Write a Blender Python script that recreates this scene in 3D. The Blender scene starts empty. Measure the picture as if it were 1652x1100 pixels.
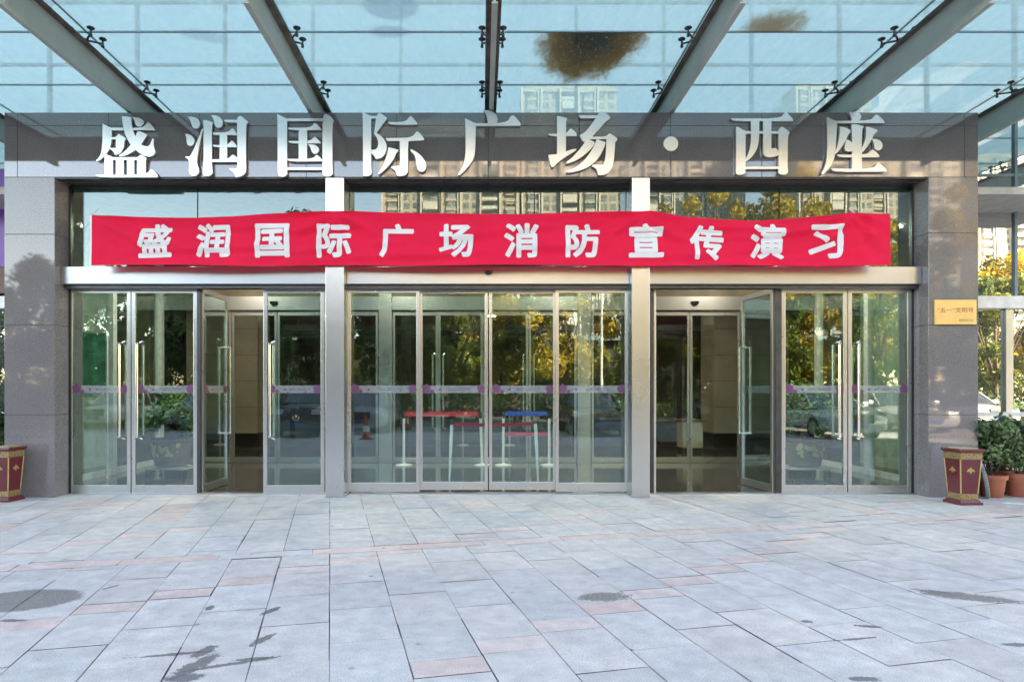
import bpy, bmesh, math, random
from mathutils import Vector, Matrix, noise
random.seed(7)
R = math.radians
sc = bpy.context.scene
col = sc.collection

# ---------------------------------------------------------------- camera
F, D, CZ, PX, PY = 1060.0, 8.833, 1.433, 777.0, 630.0
cd = bpy.data.cameras.new('camera'); cam = bpy.data.objects.new('camera', cd); col.objects.link(cam)
cam.location = (0, -D, CZ); cam.rotation_euler = (R(90), 0, 0)
cd.sensor_width = 36; cd.lens = F/1652*36
cd.shift_x = (826-PX)/1652; cd.shift_y = (PY-550)/1652
cd.clip_start = 0.05; cd.clip_end = 2000
sc.camera = cam
# ---------------------------------------------------------------- light
SUN_EL, SUN_AZ = R(33), R(41)          # azimuth measured from +Y towards +X
w = bpy.data.worlds.new('World'); sc.world = w; w.use_nodes = True
nt = w.node_tree; bg = nt.nodes['Background']
sky = nt.nodes.new('ShaderNodeTexSky'); sky.sky_type = 'NISHITA'; sky.sun_disc = False
sky.sun_elevation = SUN_EL; sky.sun_rotation = SUN_AZ
sky.air_density = 1.0; sky.dust_density = 0.6; sky.ozone_density = 1.2
nt.links.new(sky.outputs[0], bg.inputs[0]); bg.inputs[1].default_value = 0.15
sd = bpy.data.lights.new('sun', 'SUN'); sd.energy = 5.0; sd.angle = R(0.5); sd.color = (1, .94, .86)
so = bpy.data.objects.new('sun', sd); col.objects.link(so); so.location = (30, 40, 80)
dv = Vector((math.sin(SUN_AZ)*math.cos(SUN_EL), math.cos(SUN_AZ)*math.cos(SUN_EL), math.sin(SUN_EL)))
so.rotation_euler = dv.to_track_quat('Z', 'Y').to_euler()
vs = sc.view_settings
vs.view_transform = 'Standard'; vs.look = 'None'; vs.exposure = 3.04; vs.gamma = 1
vs.use_white_balance = True; vs.white_balance_temperature = 9300; vs.white_balance_tint = 15
sc.render.engine = 'CYCLES'
cy = sc.cycles
cy.max_bounces = 14; cy.transparent_max_bounces = 32; cy.glossy_bounces = 8; cy.diffuse_bounces = 4
cy.use_denoising = True; cy.sample_clamp_indirect = 6

# ---------------------------------------------------------------- helpers
def W(x, y, Y):
    """point of the real facade seen at photograph pixel x,y when it lies at depth Y"""
    k = (D+Y)/F
    return Vector(((x-PX)*k, Y, CZ-(y-PY)*k))
def WX(x, Y): return (x-PX)*(D+Y)/F
def WZ(y, Y): return CZ-(y-PY)*(D+Y)/F

class MB:
    def __init__(s): s.v = []; s.f = []
    def add(s, vs, fs):
        n = len(s.v); s.v += [Vector(p) for p in vs]; s.f += [[i+n for i in f] for f in fs]; return s
    def box(s, x0, x1, y0, y1, z0, z1):
        return s.add([(x0,y0,z0),(x1,y0,z0),(x1,y1,z0),(x0,y1,z0),(x0,y0,z1),(x1,y0,z1),(x1,y1,z1),(x0,y1,z1)],
              [(0,3,2,1),(4,5,6,7),(0,1,5,4),(1,2,6,5),(2,3,7,6),(3,0,4,7)])
    def frustum(s, cx, cy, z0, z1, a0, b0, a1, b1):
        q = [(-1,-1),(1,-1),(1,1),(-1,1)]
        return s.add([(cx+i*a0, cy+j*b0, z0) for i,j in q]+[(cx+i*a1, cy+j*b1, z1) for i,j in q],
              [(0,3,2,1),(4,5,6,7),(0,1,5,4),(1,2,6,5),(2,3,7,6),(3,0,4,7)])
    def tube(s, p, q, r, r2=None, n=10, caps=True):
        p = Vector(p); q = Vector(q); r2 = r if r2 is None else r2
        d = (q-p).normalized(); a = d.orthogonal().normalized(); b = d.cross(a)
        vs = []
        for c, rr in ((p, r), (q, r2)):
            for i in range(n):
                t = 2*math.pi*i/n; vs.append(c+(a*math.cos(t)+b*math.sin(t))*rr)
        fs = [(i,(i+1)%n,n+(i+1)%n,n+i) for i in range(n)]
        if caps: fs += [tuple(range(n-1,-1,-1)), tuple(range(n,2*n))]
        return s.add(vs, fs)
    def path(s, pts, r, n=8):
        for a, b in zip(pts[:-1], pts[1:]): s.tube(a, b, r, n=n)
        return s
    def lathe(s, prof, cx=0, cy=0, n=24, cap=True):
        vs = []
        for r, z in prof:
            for i in range(n):
                t = 2*math.pi*i/n; vs.append((cx+r*math.cos(t), cy+r*math.sin(t), z))
        fs = []
        for k in range(len(prof)-1):
            for i in range(n):
                fs.append((k*n+i, k*n+(i+1)%n, (k+1)*n+(i+1)%n, (k+1)*n+i))
        if cap: fs += [tuple(range(n-1,-1,-1)), tuple(range((len(prof)-1)*n, len(prof)*n))]
        return s.add(vs, fs)
    def prismXZ(s, poly, y0, y1):
        """poly in x,z ; y0 front (towards camera), y1 back"""
        ar = sum(poly[i][0]*poly[(i+1)%len(poly)][1]-poly[(i+1)%len(poly)][0]*poly[i][1] for i in range(len(poly)))
        if ar < 0: poly = poly[::-1]
        n = len(poly)
        vs = [(x,y0,z) for x,z in poly]+[(x,y1,z) for x,z in poly]
        fs = [tuple(range(n)), tuple(range(2*n-1,n-1,-1))]
        fs += [(i, n+i, n+(i+1)%n, (i+1)%n) for i in range(n)]
        return s.add(vs, fs)
    def disc(s, c, r, nrm=(0,-1,0), n=16):
        c = Vector(c); d = Vector(nrm).normalized(); a = d.orthogonal().normalized(); b = d.cross(a)
        return s.add([c+(a*math.cos(2*math.pi*i/n)+b*math.sin(2*math.pi*i/n))*r for i in range(n)], [tuple(range(n))])
    def xf(s, M):
        s.v = [M @ p for p in s.v]; return s
    def build(s, name, mat, parent=None, world=False, bevel=0, smooth=False, seg=2):
        off = parent.location if (parent and world) else Vector((0,0,0))
        me = bpy.data.meshes.new(name)
        me.from_pydata([p-off for p in s.v], [], s.f); me.update()
        if bevel:
            bm = bmesh.new(); bm.from_mesh(me)
            ed = [e for e in bm.edges if len(e.link_faces)==2 and e.calc_face_angle(0) > .5]
            bmesh.ops.bevel(bm, geom=ed, offset=bevel, segments=seg, profile=.5, affect='EDGES', clamp_overlap=True)
            bm.to_mesh(me); bm.free()
        if smooth:
            for p in me.polygons: p.use_smooth = True
            try: me.set_sharp_from_angle(angle=R(40))
            except Exception: pass
        me.materials.append(mat)
        o = bpy.data.objects.new(name, me); col.objects.link(o)
        if parent: o.parent = parent
        return o
def tag(o, label, cat, group=None):
    o['label'] = label; o['category'] = cat
    if group: o['group'] = group
    return o
def thing(name, label, cat, loc=(0,0,0), rz=0, group=None):
    o = bpy.data.objects.new(name, None); col.objects.link(o); o.empty_display_size = .2
    o.location = loc; o.rotation_euler = (0,0,rz); return tag(o, label, cat, group)
def struct(o): o['kind'] = 'structure'; return o
def stuff(o): o['kind'] = 'stuff'; return o
def kids(o): return [c for c in bpy.data.objects if c.parent == o]
def dup(o, loc=None, rz=None, label=None, parent=None, scale=None):
    ch = kids(o); c = o.copy(); col.objects.link(c)
    if parent is not None: c.parent = parent
    if loc is not None: c.location = loc
    if rz is not None: c.rotation_euler = (0,0,rz)
    if scale is not None: c.scale = scale
    if label: c['label'] = label
    for k in ch: dup(k, parent=c)
    return c

# ---------------------------------------------------------------- materials
def new(name):
    m = bpy.data.materials.new(name); m.use_nodes = True
    t = m.node_tree; p = t.nodes['Principled BSDF']; return m, t, p
def nd(t, typ, **kw):
    n = t.nodes.new(typ)
    for k, v in kw.items(): setattr(n, k, v)
    return n
def math_(t, op, a, b=None, clamp=False):
    n = nd(t, 'ShaderNodeMath', operation=op); n.use_clamp = clamp
    for i, v in enumerate((a, b)):
        if v is None: continue
        if isinstance(v, (int, float)): n.inputs[i].default_value = v
        else: t.links.new(v, n.inputs[i])
    return n.outputs[0]
def ramp(t, src, stops):
    r = nd(t, 'ShaderNodeValToRGB'); e = r.color_ramp.elements
    while len(e) < len(stops): e.new(.5)
    for i, (p, c) in enumerate(stops):
        e[i].position = p; e[i].color = c if len(c) == 4 else (*c, 1)
    t.links.new(src, r.inputs[0]); return r.outputs[0]
def noise_(t, scale, detail=4, rough=.55, dist=0, vec=None):
    n = nd(t, 'ShaderNodeTexNoise'); n.inputs['Scale'].default_value = scale; n.inputs['Detail'].default_value = detail
    n.inputs['Roughness'].default_value = rough; n.inputs['Distortion'].default_value = dist
    if vec is not None: t.links.new(vec, n.inputs['Vector'])
    return n.outputs['Fac']
def pos(t): return nd(t, 'ShaderNodeNewGeometry').outputs['Position']
def objc(t): return nd(t, 'ShaderNodeTexCoord').outputs['Object']
def mapping(t, v, scale=(1,1,1), rot=(0,0,0)):
    m = nd(t, 'ShaderNodeMapping'); m.inputs['Scale'].default_value = scale; m.inputs['Rotation'].default_value = rot
    t.links.new(v, m.inputs[0]); return m.outputs[0]
def mixc(t, f, a, b, mode='MIX'):
    n = nd(t, 'ShaderNodeMix', data_type='RGBA', blend_type=mode)
    for k, v in ((0, f), (6, a), (7, b)):
        if isinstance(v, (int, float)): n.inputs[k].default_value = v
        elif isinstance(v, tuple): n.inputs[k].default_value = (*v, 1) if len(v) == 3 else v
        else: t.links.new(v, n.inputs[k])
    return n.outputs[2]
def bump(t, p, h, strength=.2, dist=.01):
    b = nd(t, 'ShaderNodeBump'); b.inputs['Strength'].default_value = strength; b.inputs['Distance'].default_value = dist
    t.links.new(h, b.inputs['Height']); t.links.new(b.outputs[0], p.inputs['Normal'])
def plain(name, c, rough=.5, metal=0, var=.15, scale=8, coat=0, spec=.5):
    m, t, p = new(name)
    v = noise_(t, scale, 5, vec=pos(t))
    c0 = tuple(max(0, x*(1-var)) for x in c); c1 = tuple(min(1, x*(1+var)) for x in c)
    t.links.new(ramp(t, v, [(.3, c0), (.7, c1)]), p.inputs['Base Color'])
    p.inputs['Roughness'].default_value = rough; p.inputs['Metallic'].default_value = metal
    p.inputs['Coat Weight'].default_value = coat; p.inputs['Coat Roughness'].default_value = .08
    p.inputs['Specular IOR Level'].default_value = spec
    return m
def steel(name, c=(.66,.655,.645), rough=.28, axis=2, streak=60):
    m, t, p = new(name)
    s = [streak]*3; s[axis] = 1.2
    v = noise_(t, 1, 4, .6, vec=mapping(t, pos(t), tuple(s)))
    big = noise_(t, .9, 3, vec=pos(t))
    p.inputs['Metallic'].default_value = 1
    t.links.new(ramp(t, v, [(.3, tuple(x*.98 for x in c)), (.7, c)]), p.inputs['Base Color'])
    t.links.new(math_(t, 'ADD', math_(t, 'MULTIPLY', v, .0), math_(t, 'ADD', math_(t, 'MULTIPLY', big, .12), rough-.06)), p.inputs['Roughness'])
    return m
def pane_fresnel(t, ior=1.5):
    # same reflectance entering and leaving the pane (a pane has parallel faces: no total internal reflection)
    fr = nd(t, 'ShaderNodeFresnel'); geo = nd(t, 'ShaderNodeNewGeometry')
    b = geo.outputs['Backfacing']
    t.links.new(math_(t, 'ADD', ior, math_(t, 'MULTIPLY', b, 1/ior-ior)), fr.inputs[0]); return fr
def thin_glass(name, tint=(.80,.90,.87), gain=1.9, base=.03, dirt=.0):
    m, t, p = new(name); t.nodes.remove(p)
    out = t.nodes['Material Output']
    fr = pane_fresnel(t)
    f = math_(t, 'ADD', math_(t, 'MULTIPLY', fr.outputs[0], gain), base, True)
    tr = nd(t, 'ShaderNodeBsdfTransparent'); tr.inputs[0].default_value = (*tint, 1)
    gl = nd(t, 'ShaderNodeBsdfGlossy'); gl.inputs['Roughness'].default_value = 0.0; gl.inputs[0].default_value = (.86,.96,.98,1)
    bm_ = nd(t, 'ShaderNodeBump'); bm_.inputs['Strength'].default_value = .02; bm_.inputs['Distance'].default_value = .02
    t.links.new(noise_(t, 1.1, 1, vec=pos(t)), bm_.inputs['Height']); t.links.new(bm_.outputs[0], gl.inputs['Normal'])
    mx = nd(t, 'ShaderNodeMixShader'); t.links.new(f, mx.inputs[0]); t.links.new(tr.outputs[0], mx.inputs[1]); t.links.new(gl.outputs[0], mx.inputs[2])
    last = mx.outputs[0]
    if dirt:
        df = nd(t, 'ShaderNodeBsdfDiffuse'); df.inputs[0].default_value = (.5,.5,.48,1)
        m2 = nd(t, 'ShaderNodeMixShader')
        t.links.new(math_(t, 'MULTIPLY', ramp(t, noise_(t, 2.2, 6, .65, vec=pos(t)), [(.4,(0,0,0)),(.8,(1,1,1))]), dirt), m2.inputs[0])
        t.links.new(last, m2.inputs[1]); t.links.new(df.outputs[0], m2.inputs[2]); last = m2.outputs[0]
    t.links.new(last, out.inputs[0])
    return m
def granite(name, base=(.115,.105,.112), rough=.09, spec=1.0, ior=1.75):
    m, t, p = new(name)
    a = noise_(t, 75, 4, .75, vec=pos(t)); b = noise_(t, 38, 5, .6, vec=pos(t)); c = noise_(t, 1.3, 3, vec=pos(t))
    k = ramp(t, a, [(.34, tuple(x*.2 for x in base)), (.5, base), (.66, tuple(min(1,x*2.6) for x in base))])
    k = mixc(t, .42, k, ramp(t, b, [(.35, tuple(x*.7 for x in base)), (.65, tuple(x*1.35 for x in base))]))
    k = mixc(t, .35, k, ramp(t, c, [(.3, tuple(x*.75 for x in base)), (.7, tuple(x*1.2 for x in base))]))
    t.links.new(k, p.inputs['Base Color'])
    t.links.new(math_(t, 'ADD', math_(t, 'MULTIPLY', noise_(t, 3, 4, vec=pos(t)), .03), rough-.015), p.inputs['Roughness'])
    p.inputs['IOR'].default_value = ior; p.inputs['Specular IOR Level'].default_value = spec
    return m
def leafmat(name, c0, c1, c2, trans=.35):
    m, t, p = new(name); out = t.nodes['Material Output']
    at = nd(t, 'ShaderNodeAttribute'); at.attribute_name = 'tint'
    k = ramp(t, at.outputs['Fac'], [(.0, c0), (.5, c1), (1., c2)])
    t.links.new(k, p.inputs['Base Color']); p.inputs['Roughness'].default_value = .5
    tl = nd(t, 'ShaderNodeBsdfTranslucent'); t.links.new(k, tl.inputs[0])
    mx = nd(t, 'ShaderNodeMixShader'); mx.inputs[0].default_value = trans
    t.links.new(p.outputs[0], mx.inputs[1]); t.links.new(tl.outputs[0], mx.inputs[2]); t.links.new(mx.outputs[0], out.inputs[0])
    return m

M = {}
M['granite'] = granite('polished_granite', (.115,.102,.105), .035, .8, 1.75)
M['granite_pillar'] = granite('pillar_granite', (.172,.154,.154), .03, .55, 1.6)
M['dark_stone'] = granite('dark_floor_stone', (.05,.05,.052), .09, .8, 1.6)
M['steel_v'] = steel('brushed_steel_vertical', axis=2)
M['steel_h'] = steel('brushed_steel_horizontal', (.55,.56,.585), .30, axis=0)
M['steel_letter'] = steel('letter_steel', (.86,.865,.87), .34, axis=2, streak=20)
M['steel_dark'] = plain('dark_steel', (.10,.10,.10), .4, 1)
M['chrome'] = steel('handle_steel', (.82,.81,.79), .16, axis=2)
M['glass'] = thin_glass('door_glass', (.82,.935,.92), 2.15, .012)
M['glass_up'] = thin_glass('upper_glass', (.62,.74,.72), 1.7, .015)
M['inner_glass'] = thin_glass('inner_door_glass', (.92,.96,.93), 1.2, .0)
M['joint'] = plain('seam_filler', (.03,.03,.032), .8)
M['letter_side'] = plain('letter_return', (.16,.14,.12), .5, .6)

# curtain wall : coated reflective glass
def coated(name, inner=(.02,.03,.035), refl=.55, tint=(.86,.95,1.0)):
    m, t, p = new(name); out = t.nodes['Material Output']
    p.inputs['Base Color'].default_value = (*inner, 1); p.inputs['Roughness'].default_value = .4
    gl = nd(t, 'ShaderNodeBsdfGlossy'); gl.inputs['Roughness'].default_value = 0.003; gl.inputs[0].default_value = (*tint, 1)
    b = nd(t, 'ShaderNodeBump'); b.inputs['Strength'].default_value = .06; b.inputs['Distance'].default_value = .03
    t.links.new(noise_(t, .7, 1, vec=pos(t)), b.inputs['Height']); t.links.new(b.outputs[0], gl.inputs['Normal'])
    mx = nd(t, 'ShaderNodeMixShader'); mx.inputs[0].default_value = refl
    t.links.new(p.outputs[0], mx.inputs[1]); t.links.new(gl.outputs[0], mx.inputs[2]); t.links.new(mx.outputs[0], out.inputs[0])
    return m
M['curtain'] = coated('coated_glass', (.06,.10,.105), .52, (.90,.98,.97))
M['curtain_low'] = coated('street_glazing', refl=.6, tint=(.95,.98,.95))
M['mullion'] = plain('mullion_paint', (.16,.23,.26), .45, .1)
M['white_alu'] = plain('white_aluminium', (.66,.66,.65), .35, .2)

# canopy glass : tinted, dusty, with brown leaf-litter stains
def canopy_glass():
    m, t, p = new('canopy_glass'); t.nodes.remove(p); out = t.nodes['Material Output']
    P = pos(t)
    fr = pane_fresnel(t)
    tr = nd(t, 'ShaderNodeBsdfTransparent'); tr.inputs[0].default_value = (.63,.735,.735,1)
    gl = nd(t, 'ShaderNodeBsdfGlossy'); gl.inputs['Roughness'].default_value = 0.02
    mx = nd(t, 'ShaderNodeMixShader')
    t.links.new(math_(t, 'MULTIPLY', fr.outputs[0], 1.2, True), mx.inputs[0]); t.links.new(tr.outputs[0], mx.inputs[1]); t.links.new(gl.outputs[0], mx.inputs[2])
    # dust film
    df = nd(t, 'ShaderNodeBsdfTranslucent'); df.inputs[0].default_value = (.58,.69,.66,1)
    n1 = noise_(t, .8, 6, .65, 1.2, mapping(t, P, (1.2,.8,1))); n2 = noise_(t, 9, 6, .7, 0, mapping(t, P, (1,.25,1)))
    dust = math_(t, 'ADD', math_(t, 'MULTIPLY', ramp(t, n1, [(.45,(0,0,0)),(.75,(1,1,1))]), .22), math_(t, 'MULTIPLY', ramp(t, n2, [(.45,(0,0,0)),(.7,(1,1,1))]), .10))
    dust = math_(t, 'ADD', dust, .36)
    m2 = nd(t, 'ShaderNodeMixShader'); t.links.new(dust, m2.inputs[0]); t.links.new(mx.outputs[0], m2.inputs[1]); t.links.new(df.outputs[0], m2.inputs[2])
    # stains
    sep = nd(t, 'ShaderNodeSeparateXYZ'); t.links.new(P, sep.inputs[0]); X, Y = sep.outputs[0], sep.outputs[1]
    nz = math_(t, 'ADD', math_(t, 'MULTIPLY', noise_(t, 5, 8, .78, 1.0, mapping(t, P, (1,.55,1))), .6), math_(t, 'MULTIPLY', noise_(t, 38, 7, .85, .5, mapping(t, P, (1,.35,1))), .4)); nf = noise_(t, 30, 6, .75, .4, mapping(t, P, (1,.6,1)))
    def ell(cx, cy, rx, ry, amp, ang=0):
        dx = math_(t, 'SUBTRACT', X, cx); dy = math_(t, 'SUBTRACT', Y, cy)
        ca, sa = math.cos(ang), math.sin(ang)
        u = math_(t, 'DIVIDE', math_(t, 'ADD', math_(t, 'MULTIPLY', dx, ca), math_(t, 'MULTIPLY', dy, sa)), rx)
        v = math_(t, 'DIVIDE', math_(t, 'SUBTRACT', math_(t, 'MULTIPLY', dy, ca), math_(t, 'MULTIPLY', dx, sa)), ry)
        d = math_(t, 'SQRT', math_(t, 'ADD', math_(t, 'MULTIPLY', u, u), math_(t, 'MULTIPLY', v, v)))
        return math_(t, 'ADD', d, math_(t, 'MULTIPLY', math_(t, 'SUBTRACT', nz, .5), amp))
    h0 = 4.47
    def cp(x, y):
        dd = h0*F/(650-y); return (x-PX)*dd/F, dd-D
    def soft(d, a, b): return ramp(t, d, [(a,(1,1,1)),(b,(0,0,0))])
    c1 = cp(957, 58); e1 = cp(1052, 58); b1 = cp(957, 133)
    s1 = soft(ell(c1[0]+.02, c1[1]-.03, e1[0]-c1[0]+.0, (b1[1]-c1[1])*1.12, 1.6, .10), .70, 1.04)
    seam = math_(t, 'GREATER_THAN', Y, -.905)
    s1 = math_(t, 'MULTIPLY', s1, seam)
    c2 = cp(1250, 42)
    s2 = math_(t, 'MULTIPLY', soft(ell(c2[0], c2[1]+.02, .40, .40, 3.2, .25), .45, 1.05), math_(t, 'LESS_THAN', Y, -.905))
    s2 = math_(t, 'MULTIPLY', s2, .75)
    br = math_(t, 'MAXIMUM', s1, s2)
    flake = ramp(t, nf, [(.30,(1,1,1)),(.36,(.55,.55,.55)),(.62,(.9,.9,.9)),(.70,(.25,.25,.25))])
    brf = math_(t, 'MULTIPLY', br, math_(t, 'ADD', math_(t, 'MULTIPLY', flake, .5), .46))
    rim = math_(t, 'MULTIPLY', math_(t, 'SUBTRACT', ell(c1[0]+.02, c1[1]-.03, e1[0]-c1[0], b1[1]-c1[1], 1.2, .10), .25), 1.5, True)
    bc = mixc(t, rim, (.050,.030,.012), (.34,.19,.04))
    bc = mixc(t, ramp(t, nf, [(.55,(0,0,0)),(.68,(.8,.8,.8))]), bc, (.62,.52,.34))
    d1 = nd(t, 'ShaderNodeBsdfDiffuse'); t.links.new(bc, d1.inputs[0])
    t1 = nd(t, 'ShaderNodeBsdfTranslucent'); t.links.new(bc, t1.inputs[0])
    md = nd(t, 'ShaderNodeMixShader'); md.inputs[0].default_value = .5; t.links.new(d1.outputs[0], md.inputs[1]); t.links.new(t1.outputs[0], md.inputs[2])
    m3 = nd(t, 'ShaderNodeMixShader'); t.links.new(brf, m3.inputs[0]); t.links.new(m2.outputs[0], m3.inputs[1]); t.links.new(md.outputs[0], m3.inputs[2])
    # grey-blue water marks
    c3 = cp(630, 10); c4 = cp(628, 52); c5 = cp(330, 60)
    g = math_(t, 'MAXIMUM', soft(ell(c3[0], c3[1], .34, .30, .25), .85, 1.05), soft(ell(c4[0], c4[1], .26, .14, .3), .75, 1.1))
    g = math_(t, 'MAXIMUM', g, math_(t, 'MULTIPLY', soft(ell(c5[0], c5[1], .36, .15, .8, .3), .6, 1.1), .7))
    d2 = nd(t, 'ShaderNodeBsdfTranslucent'); d2.inputs[0].default_value = (.25,.33,.36,1)
    m4 = nd(t, 'ShaderNodeMixShader'); t.links.new(math_(t, 'MULTIPLY', g, .30), m4.inputs[0]); t.links.new(m3.outputs[0], m4.inputs[1]); t.links.new(d2.outputs[0], m4.inputs[2])
    t.links.new(m4.outputs[0], out.inputs[0])
    return m
M['canopy'] = canopy_glass()
M['beam'] = plain('beam_paint', (.36,.39,.35), .5, 0, .12, 2)
M['flange_brown'] = plain('brown_flange', (.11,.095,.075), .65, 0, .5, 5)  # mottled brown, much darker than the beam webs
M['seal'] = plain('seal_strip', (.05,.09,.09), .6)

# paving
def paving():
    m, t, p = new('stone_paving'); P = pos(t)
    at = nd(t, 'ShaderNodeAttribute'); at.attribute_name = 'tint'
    fine = noise_(t, 150, 4, .8, vec=P); mid = noise_(t, 7, 6, .62, vec=P); big = noise_(t, .55, 4, .6, vec=P)
    k = mixc(t, .8, at.outputs['Color'], ramp(t, fine, [(.28,(.36,.36,.37)),(.72,(1.55,1.55,1.55))]), 'MULTIPLY')
    k = mixc(t, .7, k, ramp(t, mid, [(.28,(.66,.67,.69)),(.72,(1.16,1.15,1.14))]), 'MULTIPLY')
    k = mixc(t, .8, k, ramp(t, big, [(.3,(.82,.83,.85)),(.7,(1.1,1.09,1.08))]), 'MULTIPLY')
    # small dark spots
    vo = nd(t, 'ShaderNodeTexVoronoi'); vo.inputs['Scale'].default_value = 2.3; t.links.new(P, vo.inputs['Vector'])
    sp = ramp(t, vo.outputs['Distance'], [(.03,(1,1,1)),(.06,(0,0,0))])
    k = mixc(t, math_(t, 'MULTIPLY', sp, .5), k, (.09,.09,.09))
    sep = nd(t, 'ShaderNodeSeparateXYZ'); t.links.new(P, sep.inputs[0]); X, Y = sep.outputs[0], sep.outputs[1]
    nz = math_(t, 'ADD', math_(t, 'MULTIPLY', noise_(t, 7, 8, .8, 1.2, P), .55), math_(t, 'MULTIPLY', noise_(t, 34, 6, .8, .6, P), .45))
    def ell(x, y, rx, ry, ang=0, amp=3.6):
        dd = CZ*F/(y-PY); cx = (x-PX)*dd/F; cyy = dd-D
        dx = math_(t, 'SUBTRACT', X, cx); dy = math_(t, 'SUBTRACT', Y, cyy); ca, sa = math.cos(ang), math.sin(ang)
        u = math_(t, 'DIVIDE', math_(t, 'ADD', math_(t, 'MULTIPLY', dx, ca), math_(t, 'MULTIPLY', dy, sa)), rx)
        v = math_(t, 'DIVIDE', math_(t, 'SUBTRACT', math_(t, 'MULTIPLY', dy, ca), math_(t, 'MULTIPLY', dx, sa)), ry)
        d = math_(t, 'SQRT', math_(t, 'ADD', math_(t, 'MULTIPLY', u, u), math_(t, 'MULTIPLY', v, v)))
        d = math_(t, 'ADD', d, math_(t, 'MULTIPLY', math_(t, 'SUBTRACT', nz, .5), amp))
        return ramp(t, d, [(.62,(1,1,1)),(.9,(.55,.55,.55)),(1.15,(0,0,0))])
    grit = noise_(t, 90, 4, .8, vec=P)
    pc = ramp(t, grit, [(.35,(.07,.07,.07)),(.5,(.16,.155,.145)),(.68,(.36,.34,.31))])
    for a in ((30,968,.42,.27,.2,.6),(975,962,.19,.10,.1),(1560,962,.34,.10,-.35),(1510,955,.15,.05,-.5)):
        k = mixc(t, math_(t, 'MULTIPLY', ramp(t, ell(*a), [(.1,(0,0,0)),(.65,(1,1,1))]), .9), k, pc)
    for a in ((318,1072,.06,.16,-.35,4),(300,1092,.10,.05,.1,4),(330,1050,.04,.09,-.3,4),(375,1070,.28,.022,.42,4),(425,1030,.03,.11,-.35,4),(275,1055,.22,.02,.22,4),(405,1062,.10,.018,.22,4),(436,985,.03,.09,-.4),(338,980,.03,.05,0),(178,947,.02,.07,-.5),(1400,1010,.08,.02,-.2),(1385,1030,.16,.015,.2),(1300,1002,.05,.03,0),(1395,1095,.09,.03,0),(1650,1040,.12,.03,0),(20,1000,.1,.03,0)):
        k = mixc(t, math_(t, 'MULTIPLY', ramp(t, ell(*a), [(.25,(0,0,0)),(.6,(1,1,1))]), .82), k, (.10,.10,.105))
    t.links.new(k, p.inputs['Base Color'])
    t.links.new(math_(t, 'ADD', math_(t, 'MULTIPLY', mid, .3), .42), p.inputs['Roughness'])
    bump(t, p, fine, .25, .002)
    return m
M['paving'] = paving()
M['asphalt'] = plain('asphalt', (.055,.055,.058), .85, 0, .3, 12)

# ---------------------------------------------------------------- ground
g = MB().add([(-900,-900,-.010),(900,-900,-.010),(900,900,-.010),(-900,900,-.010)], [(0,1,2,3)])
struct(g.build('ground', M['asphalt']))
jb = MB().add([(-26,-16,-.006),(26,-16,-.006),(26,1.5,-.006),(-26,1.5,-.006)], [(0,1,2,3)])
struct(jb.build('paving_bed', plain('dirty_joint', (.20,.19,.18), .9, 0, .9, 1.6)))

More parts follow.
